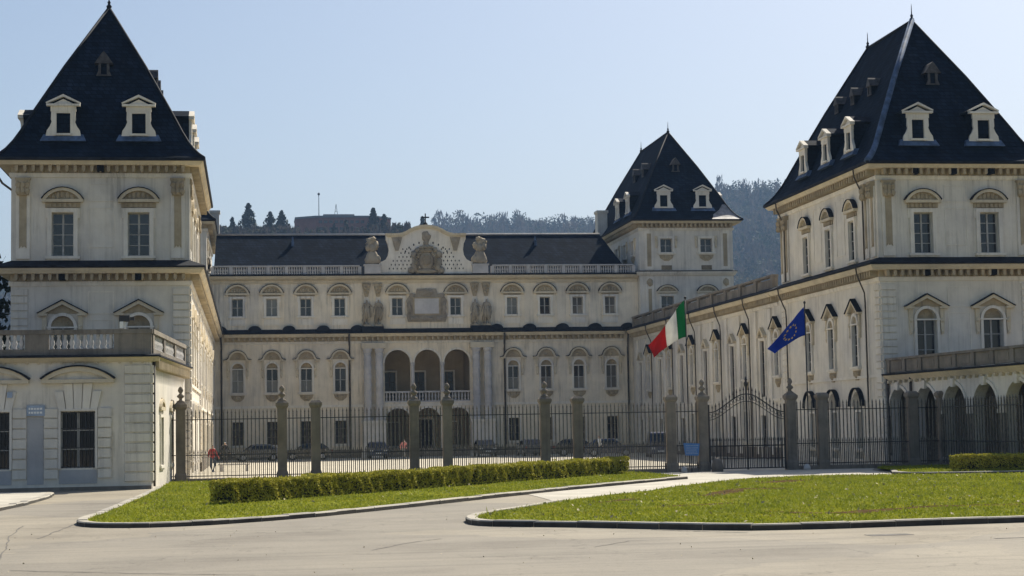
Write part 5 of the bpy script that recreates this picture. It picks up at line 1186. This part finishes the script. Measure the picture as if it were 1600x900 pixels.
# ------------------------------------------------------------------ vehicles in the courtyard
M['tyre'] = simple('tyre_rubber', (.015, .015, .015), .85); M['rim'] = simple('alloy', (.35, .35, .36), .35, .7); M['lens'] = simple('lamp_lens', (.6, .6, .58), .15); M['tail'] = simple('tail_lens', (.3, .01, .01), .2)
def paint(name, c):
    m, nt, b = nmat(name); b.inputs['Base Color'].default_value = (*c, 1); b.inputs['Roughness'].default_value = .3; b.inputs['Coat Weight'].default_value = .6; b.inputs['Coat Roughness'].default_value = .05; M[name] = m
for n_, c in (('paint_black', (.012, .012, .014)), ('paint_navy', (.012, .022, .06)), ('paint_grey', (.10, .105, .11)), ('paint_white', (.62, .62, .6)), ('paint_dkred', (.09, .01, .012)), ('paint_green', (.02, .035, .03))): paint(n_, c)
def car(label, x, y, rz, pt_, van=False):
    th = thing('parked_van' if van else 'parked_car', label, 'van' if van else 'car', (x, y, .005), rz, 'vehicles parked in the courtyard')
    m = MB(); hl, hw = (2.2, .86) if van else (2.05, .84); roof = 1.95 if van else 1.46
    low = [(-hl, .35), (-hl+.04, .72), (-hl+.2, .86), (-hl*.42, .95), (hl*.78, .97), (hl-.06, .88), (hl, .55), (hl-.05, .3), (-hl+.08, .26)]
    cab = [(-hl*.5, .94), (-hl*.2, roof-.06), (-.05, roof), (hl*.55, roof-.03), (hl*.86, .97)] if not van else [(-hl*.66, .94), (-hl*.42, roof-.1), (-hl*.3, roof), (hl-.1, roof), (hl-.03, .95)]
    n = len(low)
    for pr_, w0, w1 in ((low, hw, hw), (cab, hw-.03, hw-.17)):
        k = len(pr_); zs_ = [p[1] for p in pr_]; z0, z1 = min(zs_), max(zs_)
        def wid(z): return w0+(w1-w0)*(z-z0)/(z1-z0)
        vs = [(u, -wid(z), z) for u, z in pr_]+[(u, wid(z), z) for u, z in pr_]; m.add(vs, [tuple(range(k)), tuple(range(2*k-1, k-1, -1))]+[(i, (i+1) % k, (i+1) % k+k, i+k) for i in range(k)])
    me = m.mesh('body', pt_); o = part('body', me, th); bv = o.modifiers.new('bevel', 'BEVEL'); bv.width = .05; bv.segments = 2; bv.limit_method = 'ANGLE'
    for s in (-1, 1):
        m = MB(); a = [(cab[0][0]+.18, 1.0), (cab[1][0]+.06, roof-.14), (cab[3][0]-.1 if not van else .1, roof-.14), (cab[4][0]-.3 if not van else .1, 1.0)]
        w = lambda z: (hw-.03)+(-.14)*(z-.94)/(roof-.94)
        m.add([(u, s*(w(z)+.006), z) for u, z in a]+[(u, s*(w(z)-.03), z) for u, z in a], [(0, 1, 2, 3), (7, 6, 5, 4), (0, 4, 5, 1), (1, 5, 6, 2), (2, 6, 7, 3), (3, 7, 4, 0)]); part('side_window', m.mesh('side_window', 'glassdark'), th)
        for u in (-hl*.64, hl*.62):
            m = MB(); m.lathe([(.31, -.1), (.32, -.06), (.32, .06), (.31, .1)], 0, 0, 18); m.v = [(x_, z_, y_) for x_, y_, z_ in m.v]; wh = part('wheel', m.mesh('wheel', 'tyre'), th, (u, s*(hw-.09), .32))
            m = MB(); m.lathe([(.2, 0), (.2, .012), (.08, .02)], 0, 0, 12); m.v = [(x_, s*(z_+.1), y_) for x_, y_, z_ in m.v]; part('rim', m.mesh('rim', 'rim'), wh)
        m = MB(); m.box(-hl-.01, -hl+.14, s*.62-.17, s*.62+.17, .62, .76); part('headlight', m.mesh('headlight', 'lens'), th); m = MB(); m.box(hl-.1, hl+.01, s*.66-.12, s*.66+.12, .68, .86); part('tail_light', m.mesh('tail_light', 'tail'), th)
        m = MB(); m.box(cab[0][0]+.2, cab[0][0]+.36, *sorted((s*(hw-.02), s*(hw+.16))), .98, 1.12); part('wing_mirror', m.mesh('wing_mirror', pt_), th)
    for nm, (a, b) in (('windscreen', (cab[0], cab[1])), ('rear_window', (cab[4], cab[3]))):
        sg_ = -1 if nm == 'windscreen' else 1; A = Vector((a[0], a[1])); B_ = Vector((b[0], b[1])); p, q = A+(B_-A)*.12, A+(B_-A)*.9; m = MB(); w0, w1 = hw-.14, hw-.24
        m.add([(p.x+sg_*.012, -w0, p.y+.012), (p.x+sg_*.012, w0, p.y+.012), (q.x+sg_*.012, w1, q.y+.012), (q.x+sg_*.012, -w1, q.y+.012), (p.x-sg_*.05, -w0, p.y-.02), (p.x-sg_*.05, w0, p.y-.02), (q.x-sg_*.05, w1, q.y-.02), (q.x-sg_*.05, -w1, q.y-.02)], [(0, 1, 2, 3), (7, 6, 5, 4), (0, 4, 5, 1), (1, 5, 6, 2), (2, 6, 7, 3), (3, 7, 4, 0)]); part(nm, m.mesh(nm, 'glass'), th)
    m = MB(); m.box(-hl-.02, -hl+.02, -.26, .26, .42, .53); part('number_plate', m.mesh('number_plate', 'white'), th)
car('pale parked car in the shade under the leftmost courtyard windows', -15.6, 155.5, 8, 'paint_grey'); car('black parked car beside the pale one, left part of the courtyard', -11.2, 156.5, -6, 'paint_black'); car('navy parked car just left of the portal columns', -5.2, 157.2, 90, 'paint_navy')
car('black parked car just right of the portal columns', 4.2, 156.5, 90, 'paint_black'); car('dark grey parked car under the right-hand courtyard windows', 8.0, 155.5, -88, 'paint_grey')
car('navy parked car left of the blue van', 12.6, 143.0, 170, 'paint_navy'); car('boxy dark blue van parked near the shaded wing', 15.2, 136.5, 82, 'paint_navy', True); car('black parked car between the van and the right-hand windows', 11.2, 149.5, 176, 'paint_black')

# ------------------------------------------------------------------ people
person('person in a red jacket standing by the sunlit left side of the courtyard', -18.5, 113.5, 30, 'redcloth', 'denim', 'hair')
person('white-haired person in dark clothes in the shade near the sunlit wing', -18.1, 140, 10, 'darkcloth', 'darkcloth', 'hairwhite', 1.78)
person('person in a pink top walking near the left loggia arch', -3.6, 148.5, -40, 'pinkcloth', 'greycloth', 'hair', 1.68, .22)
person('person in a white shirt beside the cars at the right of the courtyard', 11.0, 139.0, 60, 'whitecloth', 'denim', 'hair', 1.75, .05)
bn = thing('courtyard_bench', 'low pale bench by the red-jacketed person', 'bench', (-17.2, 116, 0.005), 0)
m = MB(); m.box(-1.0, 1.0, -.25, .25, .4, .48); part('seat', m.mesh('seat', 'marble'), bn)
for s in (-.8, .8): m = MB(); m.box(s-.1, s+.1, -.2, .2, 0, .4); part('leg', m.mesh('leg', 'marble'), bn)

# ------------------------------------------------------------------ trees and the hill beyond
def conifer(label, x, y, h, r, seed, z=None, name='conifer_tree', group='conifers beyond the palace roof', card=.55):
    z = ground_z(x, y) if z is None else z; g = np.random.default_rng(seed); th = thing(name, label, 'tree', (x, y, z), 0, group)
    part('trunk', MB().tube([(0, 0, -.3), (.1, 0, h*.5), (0, 0, h*.97)], h*.018+.06, 6, .03).mesh('trunk', 'trunk'), th)
    n = 2600; t = g.random(n)**.75; lay = np.round(t*9)/9; t2 = .08+.92*(lay*.25+t*.75); rad = r*(1-t2)**.72*(1.1-.35*((t*9+.5) % 1))*g.uniform(.7, 1.15, n); a = g.uniform(0, 6.28, n); k = g.random(n)**.45
    lob = .72+.3*np.sin(a*3+lay*17+seed)+.2*np.sin(a*5-lay*31)
    c = np.stack([np.cos(a)*rad*k*lob, np.sin(a)*rad*k*lob, h*t2-rad*k*.28+g.normal(0, .12, n)], 1); v, f = tri_cards(c, card*h/14, seed); part('crown', npmesh('crown', v, f, 'conifer'), th, stuff=True)
def at_px(px, py, Y):
    d = _F+_A*((px-800)/2800)+_U*((450-py)/2800); return CAM+d*(Y/d.y)
for px, py, Y, r, lab in ((363, 341, 760, 3.2, 'small dark conifer, leftmost above the palace roof'), (388, 319, 770, 5.6, 'tallest dark conifer above the left end of the palace roof'), (422, 332, 765, 4.6, 'bushy dark conifer left of the red-brown block'), (440, 330, 780, 4.4, 'dark conifer closest to the left end of the red-brown block'), (583, 326, 775, 4.6, 'dark conifer in front of the right end of the red-brown block'), (600, 336, 782, 4.6, 'rounded dark conifer just right of the red-brown block'), (660, 340, 790, 3.4, 'dark conifer showing behind the gable cross'), (540, 345, 770, 2.6, 'small conifer in front of the middle of the red-brown block'), (522, 350, 768, 2.2, 'smallest conifer in front of the red-brown block')):
    p = at_px(px, py, Y); z = ground_z(p.x, Y); conifer(lab, p.x, Y, p.z-z, r*2.5, int(px), card=.7)
conifer('dark evergreen tree behind the low terrace building at the left edge', -31.3, 107, 15.0, 4.4, 77, -.05, 'evergreen_tree', 'trees left of the near tower', .5)
# bare tree whose twigs show at the left edge
def bare_tree(label, x, y, h, seed):
    r_ = random.Random(seed); th = thing('bare_tree', label, 'tree', (x, y, -.05), 0, 'trees left of the near tower'); tr = MB(); tw = MB()
    def grow(p, d, l, r, lev):
        e = p+d*l; mid = p+d*(l*.5)+Vector((r_.uniform(-.1, .1), r_.uniform(-.1, .1), 0))*l*.4; (tr if lev < 2 else tw).tube([p, mid, e], r, 5 if lev < 2 else 3, r*.6)
        if lev < 5:
            for _ in range(3 if lev < 4 else 4):
                q = (d+Vector((r_.uniform(-1, 1), r_.uniform(-1, 1), r_.uniform(-.3, .7)))*.75).normalized(); grow(e if r_.random() < .6 else mid, q, l*r_.uniform(.6, .8), r*.55, lev+1)
    grow(Vector((0, 0, 0)), Vector((0, 0, 1)), h*.3, .28, 0); part('trunk', tr.mesh('trunk', 'trunk'), th); part('crown', tw.mesh('crown', 'bare'), th, stuff=True)
bare_tree('leafless tree whose grey twigs show beside the near left tower', -37.5, 130, 20, 5)
# red-brown block on the hill
YB = 800
p0, p1 = at_px(462, 350, YB), at_px(592, 350, YB); zt = at_px(530, 337, YB).z; zb = ground_z((p0.x+p1.x)/2, YB)-8; Wd = p1.x-p0.x
M['brick'] = simple('red_brown_brick', (.27, .115, .09), .9, 0, .15, .3); M['flatroof'] = simple('grey_flat_roof', (.2, .2, .2), .9)
bh = thing('hilltop_block', 'low red-brown block with flat roof on the hill above the palace roof', 'building', ((p0.x+p1.x)/2, YB, zb))
poly = [(-Wd/2, 6), (-Wd/2+9, 0), (Wd/2-2, 0), (Wd/2+6, 8), (Wd/2, 22), (-Wd/2, 22)]
m = MB(); m.plan(poly, 0, zt-zb-.8); part('wall', m.mesh('wall', 'brick'), bh); m = MB(); m.plan([(x*1.01, y-.3) for x, y in poly], zt-zb-.79, zt-zb); rr = part('roof', m.mesh('roof', 'flatroof'), bh)
m = MB(); m.box(-6, 8, 6, 14, zt-zb+.005, zt-zb+1.4); part('roof_plant_room', m.mesh('roof_plant_room', 'flatroof'), rr)
for i in range(9):
    for j in range(3):
        x = -Wd/2+11+i*(Wd-16)/9; z = zt-zb-3.4-j*3.1; m = MB(); m.box(x-.8, x+.8, -.06, .02, z, z+1.3); part('window', m.mesh('window', 'glassdark'), bh)
pm = at_px(498, 303, YB+10); mt = thing('antenna_mast', 'thin antenna mast with a small head on the red-brown block', 'mast', (pm.x, YB+10, zt))
part('pole', MB().tube([(0, 0, 0), (0, 0, pm.z-zt)], .2, 6, .14).mesh('pole', 'lead'), mt); part('antenna_head', MB().lathe([(.4, pm.z-zt-.6), (.6, pm.z-zt), (.3, pm.z-zt+.5)], n=8).mesh('antenna_head', 'lead'), mt)
pm = at_px(525, 319, YB+10); mt = thing('antenna_mast', 'short lattice antenna standing right of the taller mast', 'mast', (pm.x, YB+10, zt+1.4)); m = MB()
for s in (-1, 1): m.tube([(s*.7, 0, 0), (0, 0, pm.z-zt-1.4)], .1, 4)
m.tube([(-.4, 0, 1.8), (.4, 0, 1.8)], .09, 4); part('lattice', m.mesh('lattice', 'lead'), mt)
# wooded hillside, one mass
def wood():
    g = np.random.default_rng(3); V_, F_ = {'bare': [], 'conifer': [], 'woodmix': []}, {}; n = 0
    for _ in range(40000):
        Y = g.uniform(430, 935)*KB; px = g.uniform(325, 1250) if g.random() < .72 else g.choice([g.uniform(-250, 325), g.uniform(1250, 1900)]); d = _F+_A*((px-800)/2800); X = CAM.x+d.x/d.y*Y
        z = ground_z(X, Y); top = z+12*KB; q = Vector((X, Y, top))-CAM; c = q.dot(_F); py = 450-2800*q.dot(_U)/c
        lim = 372 if 325 < px < 1000 else 470
        if py > lim or (1000 < px < 1095): continue
        if 325 < px < 455 and py < 352: continue
        n += 1
        if n > 6800: break
        r_ = g.random(); h = g.uniform(4.5, 9)*KB*g.choice([.7, 1, 1, 1.6]); kind = 'conifer' if r_ < (.14 if px < 1000 else .3) else ('bare' if r_ < .62 else 'woodmix')
        if kind == 'conifer': k = 95; t = g.random(k); rad = h*.2*(1-t)+.2; s_ = 1.15*KB
        elif kind == 'bare': k = 64; t = .2+.8*g.random(k); rad = h*.22*np.sqrt(np.clip(1-((t-.55)/.5)**2, .02, 1)); s_ = 1.15*KB
        else: k = 115; t = .15+.8*g.random(k); rad = h*.42*np.sqrt(np.clip(1-((t-.55)/.47)**2, .02, 1)); s_ = 1.15*KB
        a = g.uniform(0, 6.28, k); kk = g.random(k)**.5; cc = np.stack([X+np.cos(a)*rad*kk, Y+np.sin(a)*rad*kk, z+h*t], 1); v, f = tri_cards(cc, s_*(2.6 if kind == 'bare' else 1), int(g.integers(1e9)), kind == 'bare')
        V_[kind].append(v)
    for _ in range(900):                                              # scrub on the knoll round the red-brown block
        Y = g.uniform(745, 800); px = g.uniform(335, 640); d = _F+_A*((px-800)/2800); X = CAM.x+d.x/d.y*Y; z = ground_z(X, Y)
        if 455 < px < 600 and (Y > 785 or g.random() < .8): continue
        zt_ = at_px(px, 362-g.random()**2.2*(14 if px > 590 else 9), Y).z; h = zt_-z; kind = g.choice(['bare', 'woodmix', 'conifer'], p=[.5, .35, .15]); k = 46; t = g.random(k)**.6
        a = g.uniform(0, 6.28, k); rad = g.uniform(.8, 2.2)*np.sqrt(np.clip(1.02-t, 0, 1)); cc = np.stack([X+np.cos(a)*rad, Y+np.sin(a)*rad, zt_-7*(1-t)], 1); v, f = tri_cards(cc, 1.2*(2.2 if kind == 'bare' else 1), int(g.integers(1e9)), kind == 'bare'); V_[kind].append(v)
    for kd, nm, lb_ in (('bare', 'hillside_bare_wood', 'bare grey-brown trees of the wooded hill beyond the palace'), ('conifer', 'hillside_conifer_wood', 'dark conifers scattered over the wooded hill beyond the palace'), ('woodmix', 'hillside_mixed_wood', 'dull green and brown trees of the wooded hill beyond the palace')):
        v = np.concatenate(V_[kd]); o = struct(nm, npmesh(nm, v, np.arange(len(v)).reshape(-1, 4), kd)); o['kind'] = 'stuff'; o['label'] = lb_; o['category'] = 'wood'
wood()
# ------------------------------------------------------------------ the air
hz = MB().box(-4200, 4200, -200, 3950, -30, 345).mesh('haze', 'white'); hz.materials.clear()
hm = bpy.data.materials.new('pale_air'); hm.use_nodes = True; nt = hm.node_tree; nt.nodes.clear()
pv = nt.nodes.new('ShaderNodeVolumePrincipled'); pv.inputs['Color'].default_value = (.42, .65, 1.0, 1); pv.inputs['Density'].default_value = .00015; pv.inputs['Anisotropy'].default_value = 0.
ou = nt.nodes.new('ShaderNodeOutputMaterial'); nt.links.new(pv.outputs[0], ou.inputs['Volume']); hz.materials.append(hm)
ho = bpy.data.objects.new('haze', hz); COL.objects.link(ho); ho['kind'] = 'stuff'
